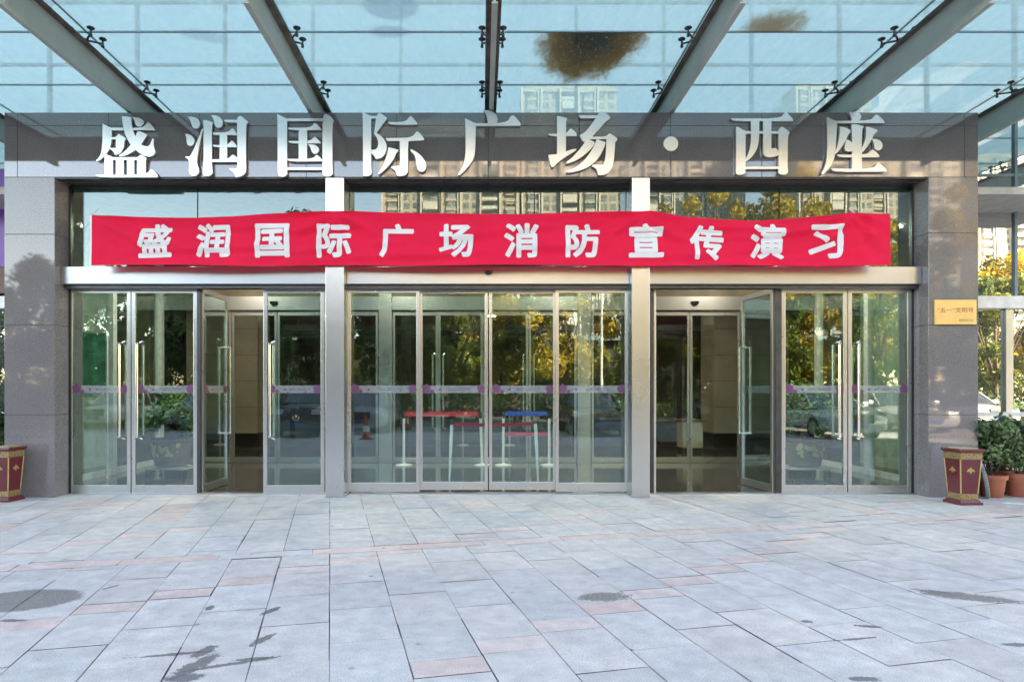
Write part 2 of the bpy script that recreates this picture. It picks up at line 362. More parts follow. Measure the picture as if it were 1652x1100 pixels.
def make_paving():
    th = R(13.0)
    cu, su = math.cos(th), math.sin(th)
    # v runs away from the camera leaning left, u across
    def uv(x, y): return (x*cu + y*su, -x*su + y*cu)
    def xy(u, v): return (u*cu - v*su, u*su + v*cu)
    cw, tl, pw, gap = .405, .585, .20, .0028
    def gp(x, y):
        dd = CZ*F/(y-PY); return ((x-PX)*dd/F, dd-D)
    # pink band: const v
    vb = sum(uv(*gp(x, y))[1] for x, y in ((20,917),(825,875),(1240,848)))/3
    a0 = uv(*gp(725,1075)); a1 = uv(*gp(1200,903))
    slope = (a1[1]-a0[1])/(a1[0]-a0[0]); per = tl*4+pw
    vs, fs, cs = [], [], []
    def rect(u0, u1, v0, v1, c):
        a, b, c_, d = [gap*random.choice((.25,.5,.8,1,1.3,2.2)) for _ in range(4)]
        j = lambda: random.uniform(-.0015,.0015)
        pts = [xy(u0+a+j(), v0+b+j()), xy(u1-c_+j(), v0+b+j()), xy(u1-c_+j(), v1-d+j()), xy(u0+a+j(), v1-d+j())]
        if random.random() < .10 and v1-v0 > .3:      # chipped corner
            e = random.uniform(.012,.035); q = xy(u0+a, v0+b)
            pts = [xy(u0+a+e, v0+b)]+pts[1:]+[xy(u0+a, v0+b+e*random.uniform(.5,1.5))]
        cx = sum(p[0] for p in pts)/len(pts); cyy = sum(p[1] for p in pts)/len(pts)
        if not (-13.5 < cx < 13.5 and -13.2 < cyy < 1.2): return
        n = len(vs); z = random.uniform(-.0012, .0012)
        for p in pts: vs.append((p[0], p[1], z+random.uniform(-.0006,.0006)))
        fs.append(tuple(range(n, n+len(pts)))); cs.append(c)
    def grey():
        b = random.uniform(.94, 1.05); q = random.uniform(-.012,.012)
        return ((.555+q)*b, (.527)*b, (.505-q)*b)
    def pink():
        b = random.uniform(.92, 1.06); s = random.uniform(0,.05)
        return ((.64)*b, (.485+s)*b, (.445+s)*b)
    for i in range(-55, 56):
        u0 = i*cw + a0[0] - cw/2; u1 = u0+cw; uc = (u0+u1)/2
        base = a0[1] + slope*(uc-a0[0])
        for k in range(-9, 10):
            v = base + k*per - pw/2
            rows = [(v, v+pw, 'p')]
            q = v+pw
            for r_ in range(4): rows.append((q, q+tl, 'g')); q += tl
            for r0, r1, c in rows:
                pieces = [(r0, r1)]
                if r1 > vb-.1 and r0 < vb+.1:
                    pieces = []
                    if r0 < vb-.1: pieces.append((r0, vb-.1))
                    if r1 > vb+.1: pieces.append((vb+.1, r1))
                for s0, s1 in pieces:
                    if s1-s0 < .03: continue
                    far = s0 > vb
                    kind = c
                    if far: kind = 'p' if (c == 'p' and random.random() < .55) else ('p' if random.random() < .05 else 'g')
                    
                    rect(u0, u1, s0, s1, pink() if kind == 'p' else grey())
    L = .78
    for i in range(-22, 22):
        rect(i*L+.2, (i+1)*L+.2, vb-.1, vb+.1, pink() if random.random() < .85 else grey())
    me = bpy.data.meshes.new('pavement'); me.from_pydata(vs, [], fs); me.update()
    ca = me.color_attributes.new('tint', 'FLOAT_COLOR', 'CORNER')
    for p, c in zip(me.polygons, cs):
        for li in p.loop_indices: ca.data[li].color = (*c, 1)
    me.materials.append(M['paving'])
    o = bpy.data.objects.new('pavement', me); col.objects.link(o); struct(o)
make_paving()
# white painted line by the pots and the white kerb
wl = MB(); a, b = W(1590,812,0), W(1652,830,0)
wl.add([( 6.60,-.50,.004),(6.72,-.40,.004),(9.2,-1.75,.004),(9.1,-1.86,.004)][::-1], [(0,1,2,3)])
struct(wl.build('painted_line', plain('worn_white_paint', (.72,.72,.70), .7, 0, .2, 20)))

# ---------------------------------------------------------------- office tower (curtain wall behind the portal)
YC = 1.40
tower = thing('office_tower', 'glass curtain wall office tower rising behind the granite entrance portal', 'building', (0, YC, 0))
XL, XR, HT = -42, 22, 52
gm = MB()
gm.add([(XL,YC,4.78),(XR,YC,4.78),(XR,YC,HT),(XL,YC,HT)], [(0,1,2,3)])
gm.build('curtain_glass', M['curtain'], tower, True)
lg = MB()
for x0, x1 in ((XL,-6.42),(6.68,XR)):
    lg.add([(x0,YC,0),(x1,YC,0),(x1,YC,4.78),(x0,YC,4.78)], [(0,1,2,3)])
lg.build('street_glazing', M['curtain_low'], tower, True)
MB().box(XL,XL+.3,YC+.05,YC+25,0,HT).box(XR-.3,XR,YC+.05,YC+25,0,HT).box(XL+.3,XR-.3,YC+24.7,YC+25,0,HT).box(XL+.3,XR-.3,YC+.05,YC+24.7,HT-.3,HT).build('wall', M['mullion'], tower, True)
for i in range(-15, 11):
    x = 8.30+1.366*(i-5)+1.366*0
    if x < -22 or x > 21: continue
    z0 = 4.80 if -6.45 < x < 6.7 else 2.9
    MB().box(x-.022, x+.022, YC-.035, YC+.03, z0, 16).build('mullion', M['mullion'], tower, True)
for z in (4.78, 6.50, 7.47, 9.4, 11.3):
    MB().box(XL, XR, YC-.028, YC+.03, z-.018, z+.018).build('transom', M['mullion'], tower, True)
for x0, x1 in ((XL,-6.42),(6.68,XR)):
    MB().box(x0, x1, YC-.12, YC-.03, 2.70, 2.89).build('band', M['white_alu'], tower, True, .004)
    MB().box(x0, x1, YC-.06, YC-.005, 1.03, 1.10).build('transom', M['white_alu'], tower, True, .003)
    MB().box(x0, x1, YC-.10, YC-.003, 0, .18).build('plinth', M['granite_pillar'], tower, True, .003)
for x in (8.18, 9.55, 10.9, 12.3, -8.1, -9.5, -10.9):
    MB().box(x-.055, x+.055, YC-.055, YC-.002, .18, 2.70).build('post', M['steel_v'], tower, True, .003)
# purple fascia and brown panel at the left edge
ps = thing('fascia_sign', 'purple fascia panel on the glazing left of the granite pillar', 'sign', (-9, YC-.14, 3.5))
MB().box(-12, -6.95, YC-.2, YC-.122, 3.32, 4.82).build('panel', plain('purple_panel', (.22,.07,.42), .35, 0, .1), ps, True, .004)
MB().box(-12, -6.95, YC-.19, YC-.122, 2.92, 3.318).build('lower_trim', plain('brown_trim', (.16,.09,.07), .5), ps, True, .004)

# ---------------------------------------------------------------- granite portal
X0, X1 = WX(7,0), WX(1578,0); XI0, XI1 = WX(88,0), WX(1498,0); ZT, ZL = WZ(182,0), WZ(286,0)
portal = thing('entrance_portal', 'polished dark granite portal frame around the glass entrance doors', 'portal', ((X0+X1)/2, .3, 0))
gj = .0025
def pillar(xa, xb, seams):
    m = MB(); zs = [0]+seams+[ZL]
    for z0, z1 in zip(zs[:-1], zs[1:]):
        m.box(xa, xb, 0, .62, z0+(gj if z0 else 0), z1-gj)
    m.build('pillar', M['granite_pillar'], portal, True, .002, seg=1)
    MB().box(xa+.006, xb-.006, .006, .6, 0.01, ZL-.01).build('pillar_core', M['joint'], portal, True)
pillar(X0, XI0, [WZ(669,0), WZ(524,0), WZ(378,0)])
pillar(XI1, X1, [WZ(669,0), WZ(524,0), WZ(376,0)])
lm = MB()
xs = [X0]+[WX(x,0) for x in (28,175,322,494,640,788,935,1082,1229,1376,1556)]+[X1]
zs = [ZL, WZ(203,0), ZT]
for a, b in zip(xs[:-1], xs[1:]):
    for c, d in zip(zs[:-1], zs[1:]):
        lm.box(a+gj*(a>X0), b-gj*(b<X1), 0, .62, c+gj, d-gj*(d<ZT))
lm.build('lintel', M['granite'], portal, True, .0018, seg=1)
MB().box(X0+.006, X1-.006, .006, .6, ZL+.01, ZT-.01).build('lintel_core', M['joint'], portal, True)
# thin steel drip under the lintel
MB().box(XI0, XI1, .02, .10, ZL-.016, ZL-.001).build('drip_edge', M['steel_dark'], portal, True)
# unseen roof slab between portal and tower, added to block light there
MB().box(X0, X1, .63, YC+3, 4.42, 4.75).build('roof_slab', plain('concrete', (.25,.25,.24), .8), portal, True)
for xa, xb in ((X0, X0+.1),(X1-.1, X1)):
    MB().box(xa, xb, .63, YC-.01, 0.0, 4.41).build('return_wall', M['granite_pillar'], portal, True)

# ---------------------------------------------------------------- canopy
SL = 20/F
def cz_(h0, Y): return CZ + h0 - SL*(D+Y)
YF, YB = -2.45, 1.36
GL = 4.47
BX = [.13+2.45*(i-3) for i in range(-2, 9)]
BX = [x for x in BX if -10 < x < 10.2]
def slab(m, x0, x1, ya, yb, h0, h1):
    m.add([(x0,ya,cz_(h0,ya)),(x1,ya,cz_(h0,ya)),(x1,yb,cz_(h0,yb)),(x0,yb,cz_(h0,yb)),(x0,ya,cz_(h1,ya)),(x1,ya,cz_(h1,ya)),(x1,yb,cz_(h1,yb)),(x0,yb,cz_(h1,yb))],
          [(0,3,2,1),(4,5,6,7),(0,1,5,4),(1,2,6,5),(2,3,7,6),(3,0,4,7)]); return m
def short(x): return {-10:'beam out of frame left',-7:'left edge beam',-5:'beam above the first character',-2:'beam above the third character',0:'straight centre beam',3:'beam above the round dot',5:'beam above the last character',7:'beam right of the portal corner',10:'beam out of frame right'}[round(x) if round(x) != -10 else -10]
which = {i: s for i, s in enumerate(['outermost left','outer left','left','second from left','third from left','middle','third from right','second from right','right','outer right','outermost right'])}
ci = [i for i, x in enumerate(BX)]
names = {-4.77:'second canopy beam from the left, above the first sign character', -2.32:'third canopy beam from the left, above the third sign character', .13:'straight centre canopy beam seen end on above the sign', 2.58:'canopy beam meeting the portal above the round dot', 5.03:'canopy beam meeting the portal above the last sign character', 7.48:'canopy beam passing right of the portal corner', -7.22:'canopy beam at the left edge above the pillar corner'}
for x in BX:
    lab = next((v for k, v in names.items() if abs(k-x) < .06), 'canopy beam out of frame at the %s end' % ('left' if x < 0 else 'right'))
    bt = thing('canopy_beam', 'grey painted steel '+lab, 'beam', (x, 0, cz_(3.95,0)), 0, 'steel canopy beams')
    m = slab(MB(), x-.013, x+.013, YF+.09, YB, 3.95, 4.279); m.build('web', M['beam'], bt, True, .002, seg=1)
    m = slab(MB(), x-.085, x+.085, YF+.09, YB, 4.28, 4.298); m.build('flange', M['flange_brown'], bt, True)
    m = slab(MB(), x-.03, x+.03, YF+.09, YB, 3.935, 3.9495); m.build('lower_edge', M['beam'], bt, True)
fb = thing('edge_beam', 'dark steel edge beam along the front of the glass canopy', 'beam', (0, YF, cz_(4.2,YF)))
slab(MB(), -13, 13, YF-.02, YF+.085, 4.06, 4.44).build('fascia', M['beam'], fb, True, .004)
slab(MB(), -13, 13, YF-.10, YF-.021, 4.40, 4.43).build('drip', M['flange_brown'], fb, True)
SY = [-.90, .42]
ys = [YF-.1]+SY+[YB]
rows = ['front row', 'middle row', 'back row']
def bayname(i):
    return ['out of frame left of the left edge beam','in the bay left of the first character beam','in the bay above the second character','in the bay left of the centre beam','bay right of the centre beam','in the bay right of the dot beam','in the bay right of the last character beam','out of frame at the far right'][i]
for i in range(len(BX)-1):
    for j in range(3):
        if BX[i] < -9 or BX[i+1] > 9.95: pass
        a, b = BX[i]+.006, BX[i+1]-.006
        ya, yb = ys[j]+.006, ys[j+1]-.006
        m = slab(MB(), a, b, ya, yb, GL, GL+.016)
        nm = bayname(i)
        extra = ''
        if i == 4 and j == 1: extra = ' with big brown stain'
        o = m.build('canopy_pane', M['canopy'])
        tag(o, 'canopy glass pane%s, %s, %s' % (extra, rows[j], nm), 'glass pane', 'canopy glass panes')
# seals (dark joints) as parts of the edge beam? each long strip is its own seal on the glass
sl = thing('seal_grid', 'thin dark seal strips in the joints of the canopy glass', 'seal', (0, 0, cz_(GL,0)))
for y in SY:
    slab(MB(), BX[0], BX[-1], y-.006, y+.006, GL-.003, GL+.018).build('cross_seal', M['seal'], sl, True)
for x in BX:
    for a, b in zip(ys[:-1], ys[1:]):
        slab(MB(), x-.006, x+.006, a+.007, b-.007, GL-.003, GL+.018).build('long_seal', M['seal'], sl, True)
# spiders
first = None
for x in BX:
    for y in SY:
        lab = 'steel glass clamp %s on the %s' % ('nearer the sign' if y > 0 else 'nearer the picture top', short(x))
        loc = (x, y, cz_(4.298, y))
        if first is None:
            first = thing('glass_clamp', lab, 'glass fitting', loc, 0, 'spider fittings holding the canopy glass')
            MB().lathe([(.03,0),(.022,.02),(.018,.06),(.024,.07),(.024,.085)], n=12).build('post', M['steel_dark'], first)
            for sx in (-1,1):
                for sy in (-1,1):
                    e = Vector((sx*.125, sy*.125, .10))
                    m = MB(); m.tube((0,0,.075), e, .014, .010, n=8)
                    arm = m.build('arm', M['steel_dark'], first)
                    MB().lathe([(.012,.085),(.012,.135),(.042,.150),(.045,.158),(.040,.165)], e.x, e.y, 14).build('button', M['steel_dark'], arm)
                    MB().lathe([(.018,.055),(.020,.075),(.014,.09)], e.x, e.y, 10).build('nut', M['steel_dark'], arm)
        else: dup(first, loc, 0, lab)

# ---------------------------------------------------------------- sign characters
CH = {}
CH['盛'] = ((145,175), [
 [(188,228),(290,278),(330,292),(325,330),(318,480),(300,580),(255,660),(215,710),(150,765),(100,782),(95,768),(145,715),(172,640),(185,480)],
 [(310,288),(485,288),(500,325),(318,328)], [(630,290),(790,288),(850,208),(870,205),(960,305),(960,325),(640,325)],
 [(472,120),(550,120),(612,135),(618,250),(650,360),(690,450),(740,530),(840,568),(885,552),(925,448),(945,450),(942,560),(970,630),(965,670),(920,710),(870,718),(790,700),(690,630),(600,540),(540,430),(500,320),(485,210)],
 [(710,335),(770,350),(850,395),(800,470),(740,570),(640,640),(560,690),(470,712),(435,712),(430,700),(500,650),(600,555),(660,440)],
 [(640,135),(720,140),(775,165),(805,205),(790,245),(760,272),(715,275),(680,250),(665,190)],
 [(315,430),(390,428),(425,380),(530,440),(535,455),(515,480),(508,560),(490,620),(440,680),(370,690),(350,640),(295,600),(300,585),(385,590),(388,460),(320,460)],
 [(220,675),(240,680),(340,722),(345,765),(345,1000),(220,1000)], [(330,725),(720,725),(720,765),(330,765)],
 [(705,728),(745,690),(775,695),(845,745),(825,780),(825,1000),(700,1000),(700,760)], [(388,745),(505,745),(505,1000),(388,1000)], [(553,745),(660,745),(660,1000),(553,1000)],
 [(90,988),(835,988),(905,905),(930,910),(1005,990),(1005,1022),(120,1022)]])
CH['润'] = ((290,175), [
 [(118,125),(190,125),(260,150),(300,200),(298,260),(265,300),(225,303),(190,285),(170,225),(145,160)],
 [(78,380),(110,378),(170,400),(215,445),(220,500),(190,550),(150,558),(110,540),(100,490),(95,420)],
 [(335,300),(345,305),(335,360),(300,500),(272,640),(255,760),(262,840),(285,890),(285,950),(250,995),(200,1003),(155,985),(132,930),(138,870),(140,790),(118,745),(80,728),(85,712),(150,712),(190,640),(260,480)],
 [(345,178),(400,175),(490,210),(490,235),(475,255),(475,800),(485,940),(480,975),(440,1000),(390,1005),(345,985),(340,950),(352,800),(352,250)],
 [(468,103),(540,105),(610,145),(640,200),(635,255),(600,290),(560,290),(520,265),(508,200),(490,140)],
 [(648,172),(855,172),(855,212),(672,212)],
 [(845,165),(865,130),(890,112),(915,118),(1015,205),(1010,222),(982,240),(980,800),(985,920),(965,970),(900,1010),(825,1015),(808,960),(735,900),(740,890),(845,888),(855,800),(850,300)],
 [(485,360),(715,360),(770,300),(795,305),(845,375),(845,397),(505,397)], [(485,545),(705,545),(765,480),(785,482),(845,560),(845,577),(505,577)],
 [(470,758),(720,755),(775,690),(800,690),(860,740),(860,795),(470,795)], [(592,370),(705,370),(705,780),(592,780)]])
CH['国'] = ((435,175), [
 [(110,88),(130,90),(200,130),(258,155),(258,940),(262,975),(225,1008),(165,1012),(125,990),(118,900),(115,200)],
 [(780,150),(810,85),(850,88),(910,125),(950,180),(945,195),(928,205),(928,900),(938,960),(920,995),(860,1010),(810,1003),(782,975),(780,900)],
 [(250,152),(790,150),(790,188),(250,190)], [(250,875),(790,875),(790,912),(250,912)],
 [(268,290),(610,290),(660,218),(685,222),(765,305),(765,322),(290,325)], [(278,485),(600,488),(655,425),(680,425),(755,505),(750,520),(300,522)],
 [(258,750),(640,750),(690,688),(710,690),(775,755),(775,785),(285,790)], [(430,300),(555,300),(555,770),(430,770)],
 [(568,535),(650,535),(710,565),(735,610),(720,655),(690,678),(650,672),(620,640),(605,580)]])
CH['际'] = ((575,175), [
 [(90,65),(120,68),(180,100),(215,110),(218,150),(218,900),(228,960),(200,995),(140,1005),(100,995),(98,900),(95,300)], [(205,115),(305,115),(305,152),(205,152)],
 [(290,140),(320,75),(350,65),(450,140),(455,160),(400,220),(305,360),(290,380),(260,372),(272,300),(285,180)],
 [(262,370),(310,366),(380,420),(430,490),(452,570),(440,640),(400,710),(340,745),(285,750),(262,700),(212,660),(212,615),(290,612),(322,560),(322,490),(300,430)],
 [(465,205),(725,205),(790,118),(815,118),(905,225),(900,243),(490,245)], [(430,440),(820,440),(885,345),(910,345),(975,410),(1005,460),(1000,475),(770,485),(455,485)],
 [(640,465),(785,465),(765,500),(762,850),(762,950),(725,990),(650,1003),(600,1000),(583,930),(515,880),(520,860),(640,850),(645,800)],
 [(475,575),(620,615),(620,640),(590,665),(545,770),(470,860),(350,975),(320,975),(318,962),(390,860),(450,700)],
 [(795,610),(830,612),(950,690),(1030,800),(1035,870),(1010,930),(960,945),(910,920),(890,850),(875,730),(850,680),(800,630)]])
CH['广'] = ((730,175), [
 [(185,150),(205,155),(310,210),(345,220),(345,260),(335,660),(310,750),(240,860),(110,990),(80,990),(85,970),(150,870),(180,760),(195,640),(192,300)],
 [(320,222),(800,220),(860,115),(890,102),(920,118),(1005,215),(1010,240),(1000,258),(335,262)], [(455,25),(520,30),(600,55),(650,100),(670,160),(655,230),(525,230),(512,130),(490,75)]])
CH['场'] = ((880,170), [
 [(170,160),(200,160),(300,185),(322,195),(318,215),(302,235),(302,720),(172,755)], [(40,425),(310,425),(360,345),(385,345),(450,400),(465,435),(460,455),(68,460)],
 [(45,735),(180,725),(300,685),(420,645),(460,648),(450,670),(330,745),(200,830),(120,915),(95,918),(75,880)], [(490,150),(780,150),(780,195),(515,195)],
 [(760,165),(800,105),(835,92),(880,110),(955,170),(960,195),(930,220),(900,235),(790,360),(690,470),(620,530),(570,545),(545,530),(510,460),(510,440),(565,418),(640,340)],
 [(670,468),(895,468),(935,420),(960,420),(1060,490),(1065,510),(1030,545),(1028,600),(1010,830),(990,920),(920,1010),(850,1035),(780,1030),(765,970),(750,940),(690,905),(695,880),(850,882),(875,830),(895,700),(900,505),(650,505)],
 [(600,500),(640,505),(730,550),(720,590),(640,680),(540,765),(440,825),(330,865),(305,860),(305,845),(400,770),(500,660),(575,560)],
 [(760,500),(890,550),(885,580),(840,690),(770,800),(680,890),(560,950),(420,990),(320,998),(310,985),(330,970),(450,920),(560,830),(650,720),(720,600)]])
CH['西'] = ((1170,170), [
 [(85,195),(820,198),(880,105),(910,105),(1005,205),(1005,235),(110,238)], [(160,320),(185,320),(270,370),(320,385),(320,420),(302,430),(300,960),(295,1005),(240,1028),(180,1028),(160,1005),(162,900)],
 [(785,370),(815,325),(860,322),(950,395),(950,415),(925,460),(922,900),(930,985),(915,1015),(860,1030),(800,1020),(785,990),(790,900)], [(310,385),(800,385),(800,422),(310,422)],
 [(378,215),(510,215),(500,280),(500,500),(480,620),(430,720),(360,800),(290,840),(290,800),(340,720),(370,600),(382,450)],
 [(558,215),(690,215),(680,280),(680,640),(710,640),(735,632),(760,645),(795,690),(790,740),(730,765),(640,772),(585,755),(560,715),(560,400)], [(290,910),(800,910),(800,945),(290,945)]])
CH['座'] = ((1315,170), [
 [(175,175),(195,180),(270,220),(325,235),(325,270),(310,560),(300,720),(260,850),(210,930),(125,1020),(95,1018),(90,1005),(135,930),(170,820),(182,600),(180,350)],
 [(300,232),(830,230),(885,145),(920,138),(1025,235),(1025,265),(315,268)], [(485,95),(590,90),(650,110),(685,160),(670,210),(640,245),(545,245),(530,160)],
 [(535,280),(600,282),(715,310),(718,330),(690,350),(690,960),(545,960),(545,500)], [(365,322),(420,325),(500,355),(530,385),(520,405),(485,440),(460,510),(400,610),(320,715),(295,715),(305,660),(340,560),(360,420)],
 [(460,510),(500,520),(555,560),(555,680),(495,692),(445,675),(430,640),(440,570)], [(750,320),(800,325),(900,360),(925,375),(910,395),(870,430),(830,520),(770,620),(700,700),(675,710),(680,660),(735,530),(750,430)],
 [(835,500),(900,500),(970,530),(1000,590),(985,645),(950,670),(900,665),(870,640),(870,570)], [(320,735),(760,735),(830,660),(860,658),(945,740),(945,770),(345,775)], [(235,940),(850,945),(920,855),(945,855),(1050,950),(1050,985),(265,988)]])
def chaikin(poly):
    out = []
    n = len(poly)
    for i in range(n):
        a = Vector(poly[i-1]); b = Vector(poly[i]); c = Vector(poly[(i+1)%n])
        d1 = (b-a); d2 = (c-b)
        ang = d1.angle(d2) if d1.length and d2.length else 0
        if .12 < ang < 1.05:
            out += [tuple(b-d1*.25), tuple(b+d2*.25)]
        else: out.append(tuple(b))
    return out
where = {'盛':'first, above the left pair of doors','润':'second, beside the leftmost character','国':'third, above the left steel column','际':'fourth, right of the box shape','广':'fifth, under the centre beam','场':'sixth, left of the round dot','西':'right after the round dot','座':'last, at the right end of the sign'}
YS = -.052
for ch, ((ox, oy), strokes) in CH.items():
    m = MB()
    k = 120/1100
    for i, s in enumerate(strokes):
        s = chaikin(chaikin(s))
        poly = []
        for x, y in s:
            p = W(ox+x*k, oy+y*k, YS); poly.append((p.x, p.z))
        m.prismXZ(poly, YS-.0008*i, -.012-.0008*i)
    o = m.build('sign_character', M['steel_letter'])
    tag(o, 'steel character %s on the lintel, %s' % (ch, where[ch]), 'sign letter', 'steel characters of the sign over the entrance')
p = W(1082.5, 232, YS); m = MB()
m.prismXZ([(p.x+math.cos(t*math.pi/18)*.098, p.z+math.sin(t*math.pi/18)*.098) for t in range(36)], YS, -.012)
tag(m.build('sign_dot', M['steel_letter'], bevel=.003), 'raised round steel dot between the sixth and seventh sign characters', 'sign letter', 'steel characters of the sign over the entrance')

# ---------------------------------------------------------------- text helper
def text_bm(body, off=0.0, size=1.0, extrude=0):
    c = bpy.data.curves.new('text', 'FONT'); c.body = body; c.size = size; c.offset = off; c.extrude = extrude
    c.resolution_u = 3; c.align_x = 'LEFT'
    o = bpy.data.objects.new('text', c); col.objects.link(o)
    dg = bpy.context.evaluated_depsgraph_get(); dg.update()
    me = bpy.data.meshes.new_from_object(o.evaluated_get(dg))
    bm = bmesh.new(); bm.from_mesh(me)
    bpy.data.objects.remove(o); bpy.data.curves.remove(c); bpy.data.meshes.remove(me)
    return bm
def text_fit(body, x0, x1, z0, z1, off=0.0):
    bm = text_bm(body, off)
    xs = [v.co.x for v in bm.verts]; zs_ = [v.co.y for v in bm.verts]
    a, b, c, d = min(xs), max(xs), min(zs_), max(zs_)
    for v in bm.verts:
        v.co = Vector((x0+(v.co.x-a)/(b-a)*(x1-x0), 0, z0+(v.co.y-c)/(d-c)*(z1-z0)))
    return bm
def bm_obj(bm, name, mat, parent=None, world=False):
    me = bpy.data.meshes.new(name)
    if parent and world:
        for v in bm.verts: v.co -= parent.location
    bm.to_mesh(me); bm.free(); me.materials.append(mat)
    o = bpy.data.objects.new(name, me); col.objects.link(o); o.parent = parent; return o

# ---------------------------------------------------------------- red banner
YBN = -.11
TOP = [(148,347),(200,349),(260,351),(320,352),(380,350),(430,346),(525,341.5),(560,341.5),(680,344),(790,345),(900,344),(1016,342),(1050,340),(1070,344),(1100,349),(1150,354),(1210,357),(1260,354),(1300,350),(1345,346),(1372,343.5),(1436,345)]
def lerp(tab, x):
    for (a, b), (c, d) in zip(tab[:-1], tab[1:]):
        if x <= c: return b+(d-b)*(x-a)/(c-a)
    return tab[-1][1]
HANG = [150, 540, 1035, 1372, 1436]
def ban(x, s):
    """x photo pixel column, s 0 bottom .. 1 top -> world"""
    yt = lerp(TOP, x); yb = 428.5+.8*math.sin(x*.02)
    y = yb+(yt-yb)*s
    f = 0
    for hx in HANG:
        dx = (x-hx)/120.; dz = (1-s)*.7
        ang = math.atan2(dz, abs(dx)+.08)
        f += .040*math.sin(ang*13+hx)*math.exp(-abs(dx)*.75)*min(1, abs(dx)*3)*(.25+s)
    f += .042*noise.noise((x*.0065, s*3.4+x*.003, 1.3)) + .034*noise.noise((x*.003, s*7-x*.006, 5))
    f += .010*noise.noise((x*.022, s*4, 9))
    f *= min(1, .15+(1436-x)/70, .15+(x-148)/70)
    f += -.015*(1-s)
    Yy = YBN+f
    pt = W(x, y, YBN); return Vector((pt.x, Yy, pt.z))
bn = thing('banner', 'long red cloth banner with white characters strung across above the doors', 'banner', (WX(790,0), YBN, WZ(428,0)))
NX, NZ = 420, 26
vs_ = []; fs_ = []
for i in range(NX+1):
    for j in range(NZ+1): vs_.append(ban(148+(1436-148)*i/NX, j/NZ))
for i in range(NX):
    for j in range(NZ):
        a = i*(NZ+1)+j; fs_.append((a, a+NZ+1, a+NZ+2, a+1))
def cloth(name, c, sheen=.2):
    m, t, p = new(name)
    v = noise_(t, 2.5, 4, vec=pos(t))
    k = ramp(t, v, [(.3, tuple(x*.9 for x in c)), (.7, c)])
    t.links.new(k, p.inputs['Base Color']); p.inputs['Roughness'].default_value = .7; p.inputs['Specular IOR Level'].default_value = .12
    tl = nd(t, 'ShaderNodeBsdfTranslucent'); t.links.new(k, tl.inputs[0])
    mx = nd(t, 'ShaderNodeMixShader'); mx.inputs[0].default_value = .18
    t.links.new(p.outputs[0], mx.inputs[1]); t.links.new(tl.outputs[0], mx.inputs[2]); t.links.new(mx.outputs[0], t.nodes['Material Output'].inputs[0])
    bump(t, p, noise_(t, 400, 2, vec=pos(t)), .1, .001)
    return m
mb = MB(); mb.add(vs_, fs_)
M['red'] = cloth('red_cloth', (.97,.020,.072)); M['white_cloth'] = cloth('white_cloth', (.86,.84,.85), 0)
mb.build('cloth', M['red'], bn, True, smooth=True)
hem = MB()
hv = []
for j in range(NZ+1):
    p1 = ban(148, j/NZ); hv += [p1+Vector((-.022,-.003,0)), p1+Vector((.004,-.003,0))]
hem.add(hv, [(2*j,2*j+1,2*j+3,2*j+2) for j in range(NZ)]); hem.build('hem', M['white_cloth'], bn, True)
def text_bold(ch, r=.036):
    out = bmesh.new(); n = 0
    src = text_fit(ch, -26, 26, .02, .98)
    for k in range(13):
        a = k*math.pi/6; rr = 0 if k == 12 else r
        vm = {}
        for v in src.verts: vm[v] = out.verts.new((v.co.x+52*rr*math.cos(a), -.00025*k, v.co.z+rr*math.sin(a)))
        for f in src.faces: out.faces.new([vm[v] for v in f.verts])
    src.free(); return out
cents = [250,344,440,539,640,736,841,940,1042,1140,1238,1332]
for ch, cx in zip('盛润国际广场消防宣传演习', cents):
    bm = text_bold(ch)
    for q in range(1, 22):
        for co, no in (((-27.5+55*q/22, 0, 0), (1,0,0)), ((0, 0, q/22), (0,0,1))):
            g_ = bm.verts[:]+bm.edges[:]+bm.faces[:]
            bmesh.ops.bisect_plane(bm, geom=g_, plane_co=co, plane_no=no)
    tilt = lerp([(148,0),(250,-.02),(440,-.02),(600,0),(1042,0),(1140,.06),(1238,.02),(1332,-.05),(1436,0)], cx)
    yc = 388.5 + (4 if cx in (1140,) else 0) + (2 if cx > 1200 else 0)
    for v in bm.verts:
        x = cx+v.co.x; y = yc+26.5-53*v.co.z + tilt*v.co.x
        yt = lerp(TOP, x); yb = 428.5+.8*math.sin(x*.02)
        s = (y-yb)/(yt-yb)
        q = ban(x, s); v.co = q+Vector((0,-.008+v.co.y,0))
    bmesh.ops.recalc_face_normals(bm, faces=bm.faces)
    bm_obj(bm, 'character', M['white_cloth'], bn, True)
# strings at the left corner and right knot
sg = MB(); a = ban(148, 1); sg.tube(a, W(137,372,-.02), .004, n=6); sg.tube(a, W(158,338,.2), .004, n=6); b = ban(1376,1); sg.tube(b, b+Vector((-.06,-.01,.05)), .006, n=6); sg.tube(b, b+Vector((.08,-.02,-.07)), .007, n=6)
sg.build('tie', M['white_cloth'], bn, True)

